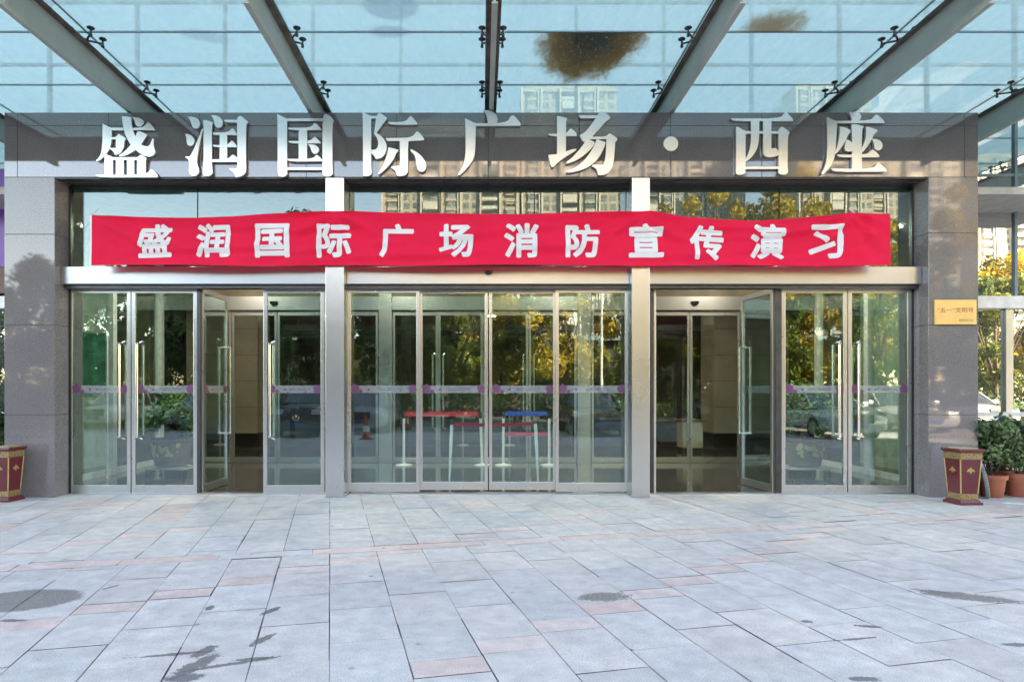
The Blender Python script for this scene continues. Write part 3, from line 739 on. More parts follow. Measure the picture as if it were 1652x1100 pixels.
# ---------------------------------------------------------------- steel columns and headers
YD = .33
for px0, px1, lab in ((525,555,'left brushed steel column between the left doors and the centre doors'),(1019.5,1048.5,'right brushed steel column between the centre doors and the right doors')):
    xa, xb = WX(px0,-.04), WX(px1,-.04)
    t_ = thing('steel_column', lab, 'column', ((xa+xb)/2, .1, 0), 0, 'steel columns between the doors')
    MB().box(xa, xb, -.04, .30, .035, ZL-.02).build('shaft', M['steel_v'], t_, True, .004)
    MB().box(xa-.004, xb+.004, -.044, .304, 0, .033).build('base_plate', M['steel_h'], t_, True, .003)
for px0, px1, lab in ((97.5,526,'left steel door header box over the left doors'),(555,1019,'centre steel door header box with a dark sensor dome'),(1048.5,1488,'right steel door header box over the right doors')):
    Yh = .13
    xa, xb = WX(px0,Yh)+.003, WX(px1,Yh)-.003
    if px0 < 100: xa = XI0+.003
    if px1 > 1480: xb = XI1-.003
    if px0 == 555: xa, xb = WX(555,-.04)+.003, WX(1019.5,-.04)-.003
    if px0 < 100: xb = WX(525,-.04)-.003
    if px0 > 1000: xa = WX(1048.5,-.04)+.003
    h = thing('door_header', lab, 'door header', ((xa+xb)/2, .2, WZ(458,Yh)), 0, 'steel header boxes over the doors')
    MB().box(xa, xb, Yh, YD+.02, WZ(458,Yh), WZ(430,Yh)).build('casing', M['steel_h'], h, True, .005)
    MB().box(xa, xb, Yh+.06, YD, WZ(458,Yh)-.05, WZ(458,Yh)-.001).build('track', M['steel_dark'], h, True)
    if px0 == 555:
        c = W(788, 440, Yh-.02); m = MB()
        m.lathe([(.002,-.028),(.03,-.024),(.05,-.008),(.058,.012),(.056,.022)], n=20); m.xf(Matrix.Translation(c) @ Matrix.Diagonal((1,.55,1,1)))
        m.build('sensor_dome', plain('dark_dome', (.02,.02,.022), .15), h, True, smooth=True)
# upper glazing
ug = thing('upper_glazing', 'fixed glass band above the door headers behind the red banner', 'window', (0, YD, 3.2))
zu0, zu1 = WZ(429,YD)-.04, ZL-.02
spans = [(XI0+.03, WX(540,0)-.09), (WX(540,0)+.10, WX(1034,0)-.09), (WX(1034,0)+.10, XI1-.03)]
for (a, b), cuts in zip(spans, ([319],[711,862],[1257])):
    MB().box(a, b, YD-.006, YD+.006, zu0, zu1).build('pane', M['glass_up'], ug, True)
    for c in cuts:
        x = WX(c, YD); MB().box(x-.006, x+.006, YD-.009, YD+.009, zu0, zu1).build('joint', M['joint'], ug, True)
    MB().box(a, b, YD-.03, YD+.03, zu1-.03, zu1-.004).build('frame', M['steel_dark'], ug, True)
for x in (XI0+.015, XI1-.015):
    MB().box(x-.014, x+.014, YD-.03, YD+.03, 0, ZL-.03).build('jamb', M['steel_dark'], ug, True)

# ---------------------------------------------------------------- doors
ZD = 2.865
def translucent_white():
    m, t, p = new('decal_film'); p.inputs['Base Color'].default_value = (.42,.43,.45,1); p.inputs['Roughness'].default_value = .5
    tr = nd(t, 'ShaderNodeBsdfTransparent'); mx = nd(t, 'ShaderNodeMixShader')
    v = noise_(t, 14, 4, vec=pos(t))
    t.links.new(math_(t, 'ADD', math_(t, 'MULTIPLY', v, .3), .30), mx.inputs[0])
    t.links.new(tr.outputs[0], mx.inputs[1]); t.links.new(p.outputs[0], mx.inputs[2]); t.links.new(mx.outputs[0], t.nodes['Material Output'].inputs[0])
    return m
M['film'] = translucent_white()
M['ink'] = plain('grey_ink', (.14,.14,.17), .6)
M['magenta'] = plain('magenta_ink', (.15,.045,.11), .6, 0, .4, 60)
decal_bm = text_fit('盛润 · 国际广场', -.16, .16, -.02, .02, .004)
decal_text = bpy.data.meshes.new('band_text'); decal_bm.to_mesh(decal_text); decal_bm.free(); decal_text.materials.append(M['ink'])
def flower(m, x, z, y, r):
    for i in range(5):
        t = math.pi/2+i*2*math.pi/5
        m.disc((x+math.cos(t)*r*.55, y-.0003*i, z+math.sin(t)*r*.55), r*.5, n=10)
    m.disc((x, y-.002, z), r*.25, n=8)
def decal(parent, x0, x1, z=1.452, y=-.009):
    MB().add([(x0,y,z-.052),(x1,y,z-.052),(x1,y,z+.052),(x0,y,z+.052)], [(0,1,2,3)]).build('decal_band', M['film'], parent)
    o = bpy.data.objects.new('decal_text', decal_text); col.objects.link(o); o.parent = parent
    o.location = ((x0+x1)/2+.08, y-.003, z); s = min(1, (x1-x0)/.8); o.scale = (s, 1, s)
    m = MB(); flower(m, x0+.05, z+.01, y-.003, .062); flower(m, x1-.045, z+.005, y-.003, .058); m.build('decal_flower', M['magenta'], parent)
    m = MB(); flower(m, x0+.13, z-.03, y-.003, .03); flower(m, x0+.24, z-.002, y-.003, .018); m.build('decal_flower', M['magenta'], parent)
def handle(parent, x, flip=1, z0=.775, z1=2.10):
    m = MB()
    for yy in (-.085, .085):
        m.tube((x, yy, z0+.03), (x, yy, z1-.03), .0165, n=14)
    m.build('handle', M['chrome'], parent, smooth=True)
    m = MB()
    for z in (z0, z1):
        m.box(x-.017, x+.017, -.103, .103, z-.03, z-.006) if z == z1 else m.box(x-.017, x+.017, -.103, .103, z+.006, z+.03)
        m.tube((x-flip*.0, -.02, z), (x+flip*.05, -.02, z+(.02 if z==z1 else -.02)), .012, n=8)
    m.build('handle_bracket', M['chrome'], parent, bevel=.003)
def leaf(name, label, cat, w_, hx=None, group=None, st=.052, bot=.105, top=.075, glass='glass', h=ZD, z0=.012, thick=.042, dec=True):
    t_ = thing(name, label, cat, group=group)
    y0, y1 = -thick/2, thick/2
    fm = MB()
    fm.box(0, st, y0, y1, z0, h).box(w_-st, w_, y0, y1, z0, h)
    fm.box(st, w_-st, y0+.002, y1-.002, h-top, h-.001).box(st, w_-st, y0+.002, y1-.002, z0+.001, z0+bot)
    fm.build('frame', M['steel_v'], t_, bevel=.003)
    MB().box(st+.001, w_-st-.001, -.006, .006, z0+bot-.01, h-top+.01).build('glass', M[glass], t_)
    if dec: decal(t_, st+.004, w_-st-.004)
    if hx is not None: handle(t_, hx)
    return t_
def place(t_, pxl, Y, rz=0, z=0):
    t_.location = (WX(pxl, Y), Y, z); t_.rotation_euler = (0,0,rz); return t_
S1 = F/(D+YD)
G1 = 'hinged glass doors of the two side bays'
def wpx(a, b): return (b-a)/S1
l1 = leaf('glass_door', 'closed glass door leaf next to the left granite pillar', 'door', wpx(112,212), wpx(112,198), G1); place(l1, 112, YD)
l2 = leaf('glass_door', 'closed glass door leaf second from the left pillar, potted plant behind it', 'door', wpx(213.5,319), wpx(213.5,226), G1); place(l2, 213.5, YD)
l3 = leaf('glass_door', 'glass door leaf of the left bay standing open inward', 'door', .86, .86-.085, G1); place(l3, 325.5, YD, R(88.6))
l4 = leaf('glass_door', 'closed glass door leaf just left of the left steel column', 'door', wpx(425.5,524), wpx(425.5,438.5), G1); place(l4, 425.5, YD)
l5 = leaf('glass_door', 'open glass door leaf folded in behind the right steel column', 'door', .86, .86-.085, G1); place(l5, 1056, YD, R(97))
l6 = leaf('glass_door', 'glass door leaf of the right bay standing open inward', 'door', .86, .86-.085, G1); place(l6, 1248, YD, R(97))
l7 = leaf('glass_door', 'closed glass door leaf second from the right pillar, potted shrub behind it', 'door', wpx(1260,1365.5), wpx(1260,1349), G1); place(l7, 1260, YD)
l8 = leaf('glass_door', 'closed glass door leaf next to the right granite pillar', 'door', wpx(1367,1469), wpx(1367,1380), G1); place(l8, 1367, YD)
for x0, x1, lab in ((319.5,325,'narrow dark jamb post beside the open left leaf'),(1249.5,1259,'narrow dark jamb post beside the open right leaf'),(1049.2,1054,'narrow dark jamb post against the right steel column')):
    tag(MB().box(WX(x0,YD), WX(x1,YD), YD-.04, YD+.06, 0, 2.87).build('door_jamb', M['steel_dark'], bevel=.003), lab, 'door post')
G2 = 'sliding glass panels of the centre entrance'
for a, b, Y, lab in ((561.5,677,YD-.02,'fixed glass panel beside the left steel column'),(677,787,YD+.04,'sliding glass panel left of the centre line'),(789,897,YD+.04,'sliding glass panel right of the centre line'),(896,1013,YD-.02,'fixed glass panel beside the right steel column')):
    fx = 'fixed' in lab
    k = F/(D+Y)
    s_ = leaf('sliding_door', lab, 'door', (b-a)/k, None, G2, st=.042 if not fx else .045, bot=.125 if fx else .115, z0=.03 if fx else .045, thick=.035)
    place(s_, a, Y)
tag(MB().box(WX(556,YD), WX(561.5,YD)-.002, YD-.05, YD+.07, 0, 2.87).build('door_jamb', M['steel_v'], bevel=.003), 'steel jamb right of the left steel column', 'door post')
tag(MB().box(WX(1013,YD)+.004, WX(1018,YD), YD-.05, YD+.07, 0, 2.87).build('door_jamb', M['steel_v'], bevel=.003), 'steel jamb left of the right steel column', 'door post')
for a, b, lab in ((XI0+.01, WX(525,0)-.01,'under the left doors'),(WX(556,0)+.01, WX(1019,0)-.01,'under the centre doors'),(WX(1049,0)+.01, XI1-.01,'under the right doors')):
    tag(MB().box(a, b, YD-.07, YD+.10, .0, .011).build('threshold', M['steel_h'], bevel=.003), 'low steel threshold strip '+lab, 'threshold', 'door threshold strips')

# ---------------------------------------------------------------- interior
YI = 4.22; SI = F/(D+YI)
fl = MB().add([(-41,YD-.05,.004),(21,YD-.05,.004),(21,22,.004),(-41,22,.004)], [(0,1,2,3)])
struct(fl.build('floor', M['dark_stone']))
M['ceil'] = plain('ceiling_paint', (.45,.43,.40), .7)
struct(MB().box(-9, 9, YD+.1, YI, 4.2, 4.3).build('ceiling', M['ceil']))
struct(MB().box(-14, 14, YI+.01, 18, 3.7, 3.8).build('lobby_ceiling', M['ceil']))
M['dkwood'] = plain('dark_wood', (.17,.135,.095), .35, 0, .3, 3)
M['beige'] = plain('beige_marble', (.50,.46,.37), .3, 0, .15, 2)
lw = thing('lobby_wall', 'dark brown wall at the far end of the lobby behind the glass', 'wall', (0, 16, 0))
MB().box(-14, 14, 16, 16.2, 0, 3.7).build('panelling', M['dkwood'], lw, True)
MB().box(-14.2, -14, YI, 16.2, 0, 3.7).box(14, 14.2, YI, 16.2, 0, 3.7).build('side_panelling', M['dkwood'], lw, True)
MB().box(-14, -6.6, YI+.05, YI+.2, 0, 4.2).box(6.9, 14, YI+.05, YI+.2, 0, 4.2).box(-14, 14, YI+.02, YI+.2, 3.5, 4.2).build('front_panelling', M['dkwood'], lw, True)
for x0, x1, lab in ((-7.7,-5.85,'beige marble lobby pier behind the left doors'),(6.05,8.0,'beige marble lobby pier behind the right doors')):
    pr = thing('lobby_pier', lab, 'pier', ((x0+x1)/2, 8.6, 0), 0, 'beige marble lobby piers')
    m = MB()
    for k in range(5): m.box(x0, x1, 8.3, 9.3, .32+k*.68+.004, .32+(k+1)*.68-.004)
    m.build('cladding', M['beige'], pr, True, .004, seg=1)
    MB().box(x0+.03, x1-.03, 8.33, 9.27, 0, 3.69).build('core', M['joint'], pr, True)
    MB().box(x0-.02, x1+.02, 8.28, 9.32, 0, .30).build('plinth', plain('black_plinth', (.015,.015,.015), .3), pr, True)
# side walls of the vestibule
for s, x, lab in ((-1,-6.35,'left side glazing of the entrance vestibule'),(1,6.62,'right side glazing of the entrance vestibule')):
    sw = thing('side_glazing', lab, 'glass wall', (x, 2.2, 0), 0, 'vestibule side walls')
    MB().box(x-.006, x+.006, .66, YI, .1, 4.2).build('pane', M['inner_glass'], sw, True)
    for yy in (.70, 2.42, 4.1):
        MB().box(x-.045, x+.075, yy-.06, yy+.06, 0, 4.2).build('post', M['white_alu'], sw, True, .004)
    MB().box(x-.03, x+.03, .66, YI, 0, .1).build('rail', M['white_alu'], sw, True)
    MB().box(x+s*.9, x+s*.95, YC+.06, YI, 0, 4.2).build('backing_wall', plain('pale_wall', (.50,.58,.55), .6), sw, True)  # pale colour stands in for daylight behind the side glass
# inner doors
for x0, x1, lab in ((611,632,'inner steel column behind the left sliding door'),(932,953,'inner steel column behind the right sliding door')):
    t_ = thing('inner_column', lab, 'column', (WX((x0+x1)/2,YI), YI, 0), 0, 'steel columns of the inner doors')
    MB().box(WX(x0,YI-.12), WX(x1,YI-.12), YI-.12, YI+.13, 0, 3.45).build('shaft', M['steel_v'], t_, True, .004)
ih = [(-6.3, WX(611,YI-.12),'left'),(WX(632,YI-.12),WX(932,YI-.12),'centre'),(WX(953,YI-.12),6.55,'right')]
for a, b, lab in ih:
    h = thing('inner_header', 'inner steel header box over the %s inner doors' % lab, 'door header', ((a+b)/2, YI, 3), 0, 'inner header boxes')
    MB().box(a+.003, b-.003, YI-.10, YI+.10, 3.02, 3.29).build('casing', M['steel_h'], h, True, .004)
    MB().box(a+.003, b-.003, YI-.02, YI+.04, 3.29, 3.5).build('transom_panel', M['dkwood'], h, True)
    if lab != 'centre':
        px = 441.5 if lab == 'left' else 1121.5
        c = W(px, 489, YI-.12); m = MB()
        m.lathe([(.002,-.05),(.04,-.045),(.07,-.015),(.08,.02),(.078,.035)], n=18); m.xf(Matrix.Translation(c) @ Matrix.Diagonal((1,.5,1,1)))
        m.build('sensor_dome', plain('dark_dome_inner', (.015,.015,.017), .15), h, True, smooth=True)
G3 = 'inner glass doors of the vestibule'
inner = [(312,374,None),(375,447,None),(448,529,None),(530,610,None),(634,706.5,'r'),(707,779,'l'),(780,852,'r'),(853,930,'l'),(954,1032,None),(1033,1112,None),(1113,1193,None),(1194,1262,None)]
nmi = ['far left inner glass leaf','inner glass leaf behind the open left door','inner glass leaf behind the closed leaf at the left column','inner glass leaf left of the left inner column','inner centre leaf right of the left inner column','inner centre leaf second from the left','inner centre leaf third from the left','inner centre leaf beside the right inner column','inner glass leaf right of the right inner column','inner glass leaf seen through the right doorway','inner glass leaf behind the open right door','far right inner glass leaf']
for (a, b, hd), lab in zip(inner, nmi):
    w_ = (b-a)/SI
    o = leaf('inner_door', lab, 'door', w_, None, G3, st=.045, bot=.10, top=.08, glass='inner_glass', h=3.0, z0=.01, dec=False)
    place(o, a, YI)
    if hd: handle(o, w_-.1 if hd == 'r' else .1, 1, .70, 2.15)
# recessed lobby downlights, a few real, the rest added to light the interior
def emit(name, c, st):
    m, t, p = new(name); p.inputs['Emission Color'].default_value = (*c, 1); p.inputs['Emission Strength'].default_value = st; return m
M['downlight'] = emit('lit_downlight', (1,.95,.88), 15)
M['vest_fill'] = emit('vestibule_fill_light', (.93,1,.97), 75)
dl = None
for i, (x, y) in enumerate(((-6.8,6.2),(-2.4,6.4),(1.2,6.4),(5.2,6.2),(-4.6,11),(.3,11),(4.8,11),(-9.5,8),(9.5,8))):
    lab = 'lit recessed round downlight in the lobby ceiling, %s row, %s' % ('front' if y < 8 else 'back', ['far left','left of centre','right of centre','far right','left','middle','right','left end','right end'][i])
    if dl is None:
        dl = thing('downlight', lab, 'ceiling light', (x,y,3.69), 0, 'lobby downlights')
        MB().lathe([(.15,.0),(.16,.005),(.16,-.012),(.13,-.012),(.13,-.004)], n=20, cap=False).build('ring', M['white_alu'], dl)
        MB().disc((0,0,-.006), .128, (0,0,-1), 20).build('lens', M['downlight'], dl)
    else: dup(dl, (x,y,3.69), 0, lab)
for x, y, lab in ((-4.9,2.2,'far left'),(-1.7,2.2,'left of centre'),(1.7,2.2,'right of centre'),(5.1,2.2,'far right')):  # fill lamps added to brighten the vestibule
    v = dup(dl, (x,y,4.19), 0, 'added fill lamp in the vestibule ceiling, '+lab)
    for k in kids(v):
        if k.name.startswith('lens'): k.data = k.data.copy(); k.data.materials[0] = M['vest_fill']
# lobby furniture: small pale desk
dk = thing('lobby_desk', 'small pale reception desk behind the right doorway', 'desk', (WX(1116,6.5), 6.5, 0))
xa, xb = WX(1100,6.5), WX(1132,6.5)
MB().box(xa, xb, 6.4, 6.9, .1, .72).build('body', M['beige'], dk, True, .01)
MB().box(xa-.04, xb+.06, 6.36, 6.95, .72, .76).build('top', M['dkwood'], dk, True, .004)
MB().box(xa+.02, xb-.02, 6.42, 6.88, 0, .098).build('plinth', M['joint'], dk, True)
# green notice board
nb = thing('notice_board', 'green notice board standing inside the leftmost door', 'board', (WX(152,1.9), 1.9, 0))
xa, xb = WX(128,1.9), WX(171,1.9)
MB().box(xa, xb, 1.9, 1.93, WZ(622,1.9), WZ(538,1.9)).build('panel', plain('green_board', (.05,.36,.22), .4, 0, .5, 5), nb, True, .003)
MB().box(xa-.02, xa-.001, 1.89, 1.94, 0, WZ(535,1.9)).box(xb+.001, xb+.02, 1.89, 1.94, 0, WZ(535,1.9)).box(xa-.019, xb+.019, 1.892, 1.938, WZ(538,1.9)+.001, WZ(535,1.9)-.001).box(xa-.019, xb+.019, 1.892, 1.938, WZ(640,1.9), WZ(622,1.9)-.001).build('stand', M['white_alu'], nb, True)

# stanchions
M['belt_red'] = plain('red_belt', (.55,.03,.07), .55); M['belt_blue'] = plain('blue_belt', (.02,.10,.50), .55)
GS = 'queue posts inside the doors'
M['post_steel'] = plain('post_steel', (.82,.82,.82), .4, .35, .04)
def stanchion(pxb, pxt, Y, lab, first=[None]):
    top = 1.02
    loc = (WX(pxb,Y), Y, .004)
    if first[0] is None:
        t_ = thing('queue_post', lab, 'queue post', loc, 0, GS); first[0] = t_
        MB().lathe([(.16,0),(.16,.012),(.12,.026),(.03,.036),(.028,.05)], n=24).build('base', M['post_steel'], t_, smooth=True)
        MB().lathe([(.0255,.05),(.0255,.98)], n=14).build('pole', M['post_steel'], t_, smooth=True)
        MB().lathe([(.031,.90),(.031,1.0),(.027,1.02)], n=14).build('cap', M['steel_dark'], t_, smooth=True)
        return t_
    return dup(first[0], loc, 0, lab)
stanchion(651.5, 651.5, 3.75, 'steel queue post left of the centre doors holding a red belt')
q = stanchion(778, 774, 3.75, 'steel queue post near the centre line at the other end of the red belt'); q.rotation_euler = (0, R(-2.2), 0)
stanchion(812, 812, 3.75, 'steel queue post at the left end of the blue belt')
stanchion(886, 886, 3.75, 'steel queue post at the right end of the blue belt')
stanchion(747, 747, 8.4, 'far queue post deep in the lobby left of the centre line')
stanchion(822, 822, 8.4, 'far queue post deep in the lobby right of the centre line')
def belt(p, q, hgt, m, lab, sag=.02):
    mb = MB(); n = 14; vs = []
    for i in range(n+1):
        t = i/n; c = p.lerp(q, t); c = c-Vector((0,0,sag*4*t*(1-t)))
        vs += [c+Vector((0,-.001,-hgt/2)), c+Vector((0,-.001,hgt/2)), c+Vector((0,.001,-hgt/2)), c+Vector((0,.001,hgt/2))]
    fs = []
    for i in range(n):
        a = 4*i; fs += [(a,a+4,a+5,a+1),(a+2,a+3,a+7,a+6),(a+1,a+5,a+7,a+3),(a,a+2,a+6,a+4)]
    mb.add(vs, fs); tag(mb.build('belt', m), lab, 'barrier belt')
belt(W(654,668,3.75), W(771.5,667,3.75), .09, M['belt_red'], 'upper red belt stretched left of the centre line', .0)
belt(W(815,667,3.75), W(883,667,3.75), .085, M['belt_blue'], 'blue belt stretched between two queue posts', .0)
belt(W(815,700,3.75), W(883,700,3.75), .075, M['belt_red'], 'low red belt under the blue belt', .0)
belt(W(733,684,1.6), W(861,683,1.6), .055, M['belt_red'], 'thin red belt between the two leaning poles', .02)
for (xt, yt, xb, lab) in ((729,679,725,'bare leaning pole left of the centre line near the glass'),(863.5,677,868,'bare leaning pole right of the centre line near the glass')):
    t_ = thing('barrier_pole', lab, 'queue post', (WX(xb,1.55), 1.55, .004), 0, 'bare leaning poles')
    tp = W(xt, yt, 1.6); bt = Vector((WX(xb,1.55), 1.55, .006))
    m = MB(); md = bt.lerp(tp, .55); m.tube(bt, md, .012, .026, n=12); m.tube(md, tp, .026, .027, n=12); m.build('shaft', M['post_steel'], t_, True, smooth=True)
    MB().tube(tp-Vector((0,0,.06)), tp+Vector((0,0,.015)), .031, n=12).build('cap', M['steel_dark'], t_, True)

# ---------------------------------------------------------------- foliage
def foliage(name, mat, clumps, n, size, parent=None, seed=1, flat=.5, shell=.55):
    rnd = random.Random(seed); vs, fs, ts = [], [], []
    tot = sum(r*r for *_, r in clumps)
    for cx, cy, cz, r in clumps:
        tone = rnd.uniform(.1, .9)
        for _ in range(int(n*r*r/tot)):
            d = Vector((rnd.gauss(0,1), rnd.gauss(0,1), rnd.gauss(0,1))).normalized()
            rr = r*(shell+(1-shell)*rnd.random()) if rnd.random() < .75 else r*rnd.random()*1.15
            c = Vector((cx,cy,cz))+d*rr
            nrm = (d+Vector((rnd.gauss(0,.7), rnd.gauss(0,.7), rnd.gauss(0,.7)+.3))).normalized()
            a = nrm.orthogonal().normalized(); b = nrm.cross(a)
            t = rnd.uniform(0, 6.28); a2 = a*math.cos(t)+b*math.sin(t); b2 = nrm.cross(a2)
            s = size*rnd.uniform(.6, 1.25); k = len(vs)
            vs += [c-a2*s, c-b2*s*flat+nrm*s*.12, c+a2*s, c+b2*s*flat+nrm*s*.12]
            fs.append((k,k+1,k+2,k+3)); ts.append(max(0, min(1, tone+rnd.gauss(0,.18))))
    me = bpy.data.meshes.new(name); me.from_pydata(vs, [], fs); me.update()
    ca = me.color_attributes.new('tint', 'FLOAT_COLOR', 'CORNER')
    for p, c in zip(me.polygons, ts):
        for li in p.loop_indices: ca.data[li].color = (c,c,c,1)
    me.materials.append(mat); o = bpy.data.objects.new(name, me); col.objects.link(o); o.parent = parent; return o
M['leaf_shrub'] = leafmat('shrub_leaf', (.03,.06,.024), (.085,.15,.055), (.24,.32,.14))
M['leaf_dark'] = leafmat('indoor_leaf', (.03,.06,.025), (.08,.16,.06), (.20,.32,.13))
M['leaf_yellow'] = leafmat('autumn_leaf', (.10,.11,.014), (.36,.26,.035), (.70,.54,.08), .5)
M['leaf_green'] = leafmat('street_leaf', (.03,.06,.014), (.11,.16,.032), (.30,.31,.06), .45)
M['bark'] = plain('bark', (.09,.07,.055), .9, 0, .3, 6)
M['leaf_indoor'] = leafmat('potted_leaf', (.06,.12,.045), (.16,.30,.11), (.36,.52,.24))
M['terracotta'] = plain('terracotta', (.42,.13,.07), .6, 0, .15, 6)
M['soil'] = plain('soil', (.04,.03,.02), .95)
def shrub_pot(lab, loc, s=1, seed=3, first={}):
    t_ = thing('potted_shrub', lab, 'potted plant', loc, 0, 'shrubs in terracotta pots')
    MB().lathe([(.115,0),(.125,.01),(.158,.24),(.178,.242),(.18,.30),(.165,.302),(.155,.27)], n=28).build('pot', M['terracotta'], t_, smooth=True)
    MB().lathe([(.001,.268),(.152,.27)], n=20, cap=False).build('soil', M['soil'], t_)
    rnd = random.Random(seed)
    m = MB()
    for i in range(9):
        a = rnd.uniform(0, 6.28); m.tube((.03*math.cos(a), .03*math.sin(a), .27), (.2*math.cos(a), .2*math.sin(a), .62+rnd.uniform(0,.2)), .008, .004, n=5)
    m.build('stem', M['bark'], t_)
    cl = [(rnd.uniform(-.22,.22), rnd.uniform(-.18,.18), rnd.uniform(.46,.92), rnd.uniform(.11,.18)) for _ in range(16)]
    foliage('foliage', M['leaf_shrub'], cl, 2600, .036, t_, seed, .62)
    t_.scale = (s,s,s); return t_
shrub_pot('leafy potted shrub next to the right litter bin', (WX(1601,.05), .06, 0), 1.0, 3)
shrub_pot('potted shrub behind the first one, pot mostly hidden', (WX(1617,.55), .62, 0), 1.0, 4)
shrub_pot('potted shrub cut off by the right edge of the picture', (WX(1650,.05), .10, 0), 1.05, 5)
shrub_pot('potted shrub out of frame at the right', (8.0, .2, 0), 1.0, 6)
shrub_pot('shrub at the left edge of the picture behind the left litter bin', (-7.05, .75, 0), 1.2, 8)
# big glazed pots on trolleys in the vestibule
M['glaze'] = plain('brown_glaze', (.17,.13,.11), .25, 0, .3, 4, .4)
M['gilt'] = plain('gilt_relief', (.55,.42,.20), .4, .4)
def big_pot(lab, loc, seed):
    t_ = thing('potted_tree', lab, 'potted plant', loc, 0, 'big potted plants on trolleys behind the glass')
    MB().lathe([(.23,.15),(.26,.17),(.315,.42),(.32,.56),(.345,.58),(.345,.62),(.31,.625),(.30,.57)], n=32).build('pot', M['glaze'], t_, smooth=True)
    MB().lathe([(.001,.575),(.302,.578)], n=20, cap=False).build('soil', M['soil'], t_)
    m = MB(); rnd = random.Random(seed)
    for i in range(26):
        a = -math.pi/2+rnd.uniform(-.75,.75); z = rnd.uniform(.34,.52); r_ = .302+.055*(z-.3)*1.2+.012
        c = Vector((r_*math.cos(a), r_*math.sin(a), z)); m.disc(c, rnd.uniform(.02,.045), (math.cos(a), math.sin(a), -.1), 7)
    m.build('relief', M['gilt'], t_)
    m = MB(); m.box(-.36,.36,-.30,.30,.115,.128); m.build('trolley_deck', M['white_alu'], t_, bevel=.004)
    m = MB(); m.lathe([(.25,.129),(.30,.135),(.31,.15),(.29,.152),(.24,.14)], n=28); m.build('saucer', plain('white_saucer', (.6,.62,.62), .3), t_, smooth=True)
    for sx in (-1,1):
        for sy in (-1,1):
            c = MB(); c.tube((sx*.30-.014, sy*.25, .045), (sx*.30+.014, sy*.25, .045), .045, n=14); c.tube((sx*.30, sy*.25, .06), (sx*.30, sy*.25, .115), .012, n=8); c.build('castor', M['steel_dark'], t_)
    m = MB(); m.tube((0,0,.56), (.02,.01,.86), .07, .05, n=10)
    for i in range(7):
        a = rnd.uniform(0, 6.28); m.tube((.02,.01,.8), (.3*math.cos(a), .3*math.sin(a), 1.05+rnd.uniform(0,.3)), .022, .01, n=6)
    m.build('trunk', M['bark'], t_)
    cl = [(rnd.uniform(-.34,.34), rnd.uniform(-.3,.3), rnd.uniform(.95,1.38), rnd.uniform(.13,.22)) for _ in range(16)]+[(-.3,-.1,.8,.12),(.25,-.05,.78,.13)]
    foliage('foliage', M['leaf_indoor'], cl, 3200, .05, t_, seed, .5)
    return t_
big_pot('leafy plant in a brown glazed pot on a trolley behind the left doors', (WX(277,2.35), 2.35, .004), 11)
big_pot('round leafy shrub in a brown pot on a trolley behind the right doors', (WX(1297,2.35), 2.35, .004), 12)

# ---------------------------------------------------------------- plaque, bins, disc
pq = thing('wall_plaque', 'small brass plaque with red characters on the right granite pillar', 'plaque', (WX(1541,0), -.02, WZ(504,0)))
M['brass'] = plain('brushed_brass', (.80,.52,.20), .38, .55, .08, 3)
xa, xb, za, zb = WX(1508,-.03), WX(1575.5,-.03), WZ(523.5,-.03), WZ(483.5,-.03)
MB().box(xa, xb, -.03, -.001, za, zb).build('plate', M['brass'], pq, True, .004)
M['redink'] = plain('red_ink', (.42,.09,.03), .6); M['brownink'] = plain('brown_ink', (.22,.12,.04), .6)
def ptxt(body, x0, x1, y0, y1, mat, off):
    bm = text_fit(body, WX(x0,-.03), WX(x1,-.03), WZ(y1,-.03), WZ(y0,-.03), off)
    for v in bm.verts: v.co.y = -.032
    bmesh.ops.recalc_face_normals(bm, faces=bm.faces)
    bm_obj(bm, 'lettering', mat, pq, True)
ptxt('“五一”文明号', 1512, 1570.5, 496, 504.5, M['redink'], .004)
ptxt('郑州市总工会', 1547, 1570, 514.5, 518.5, M['brownink'], .0)

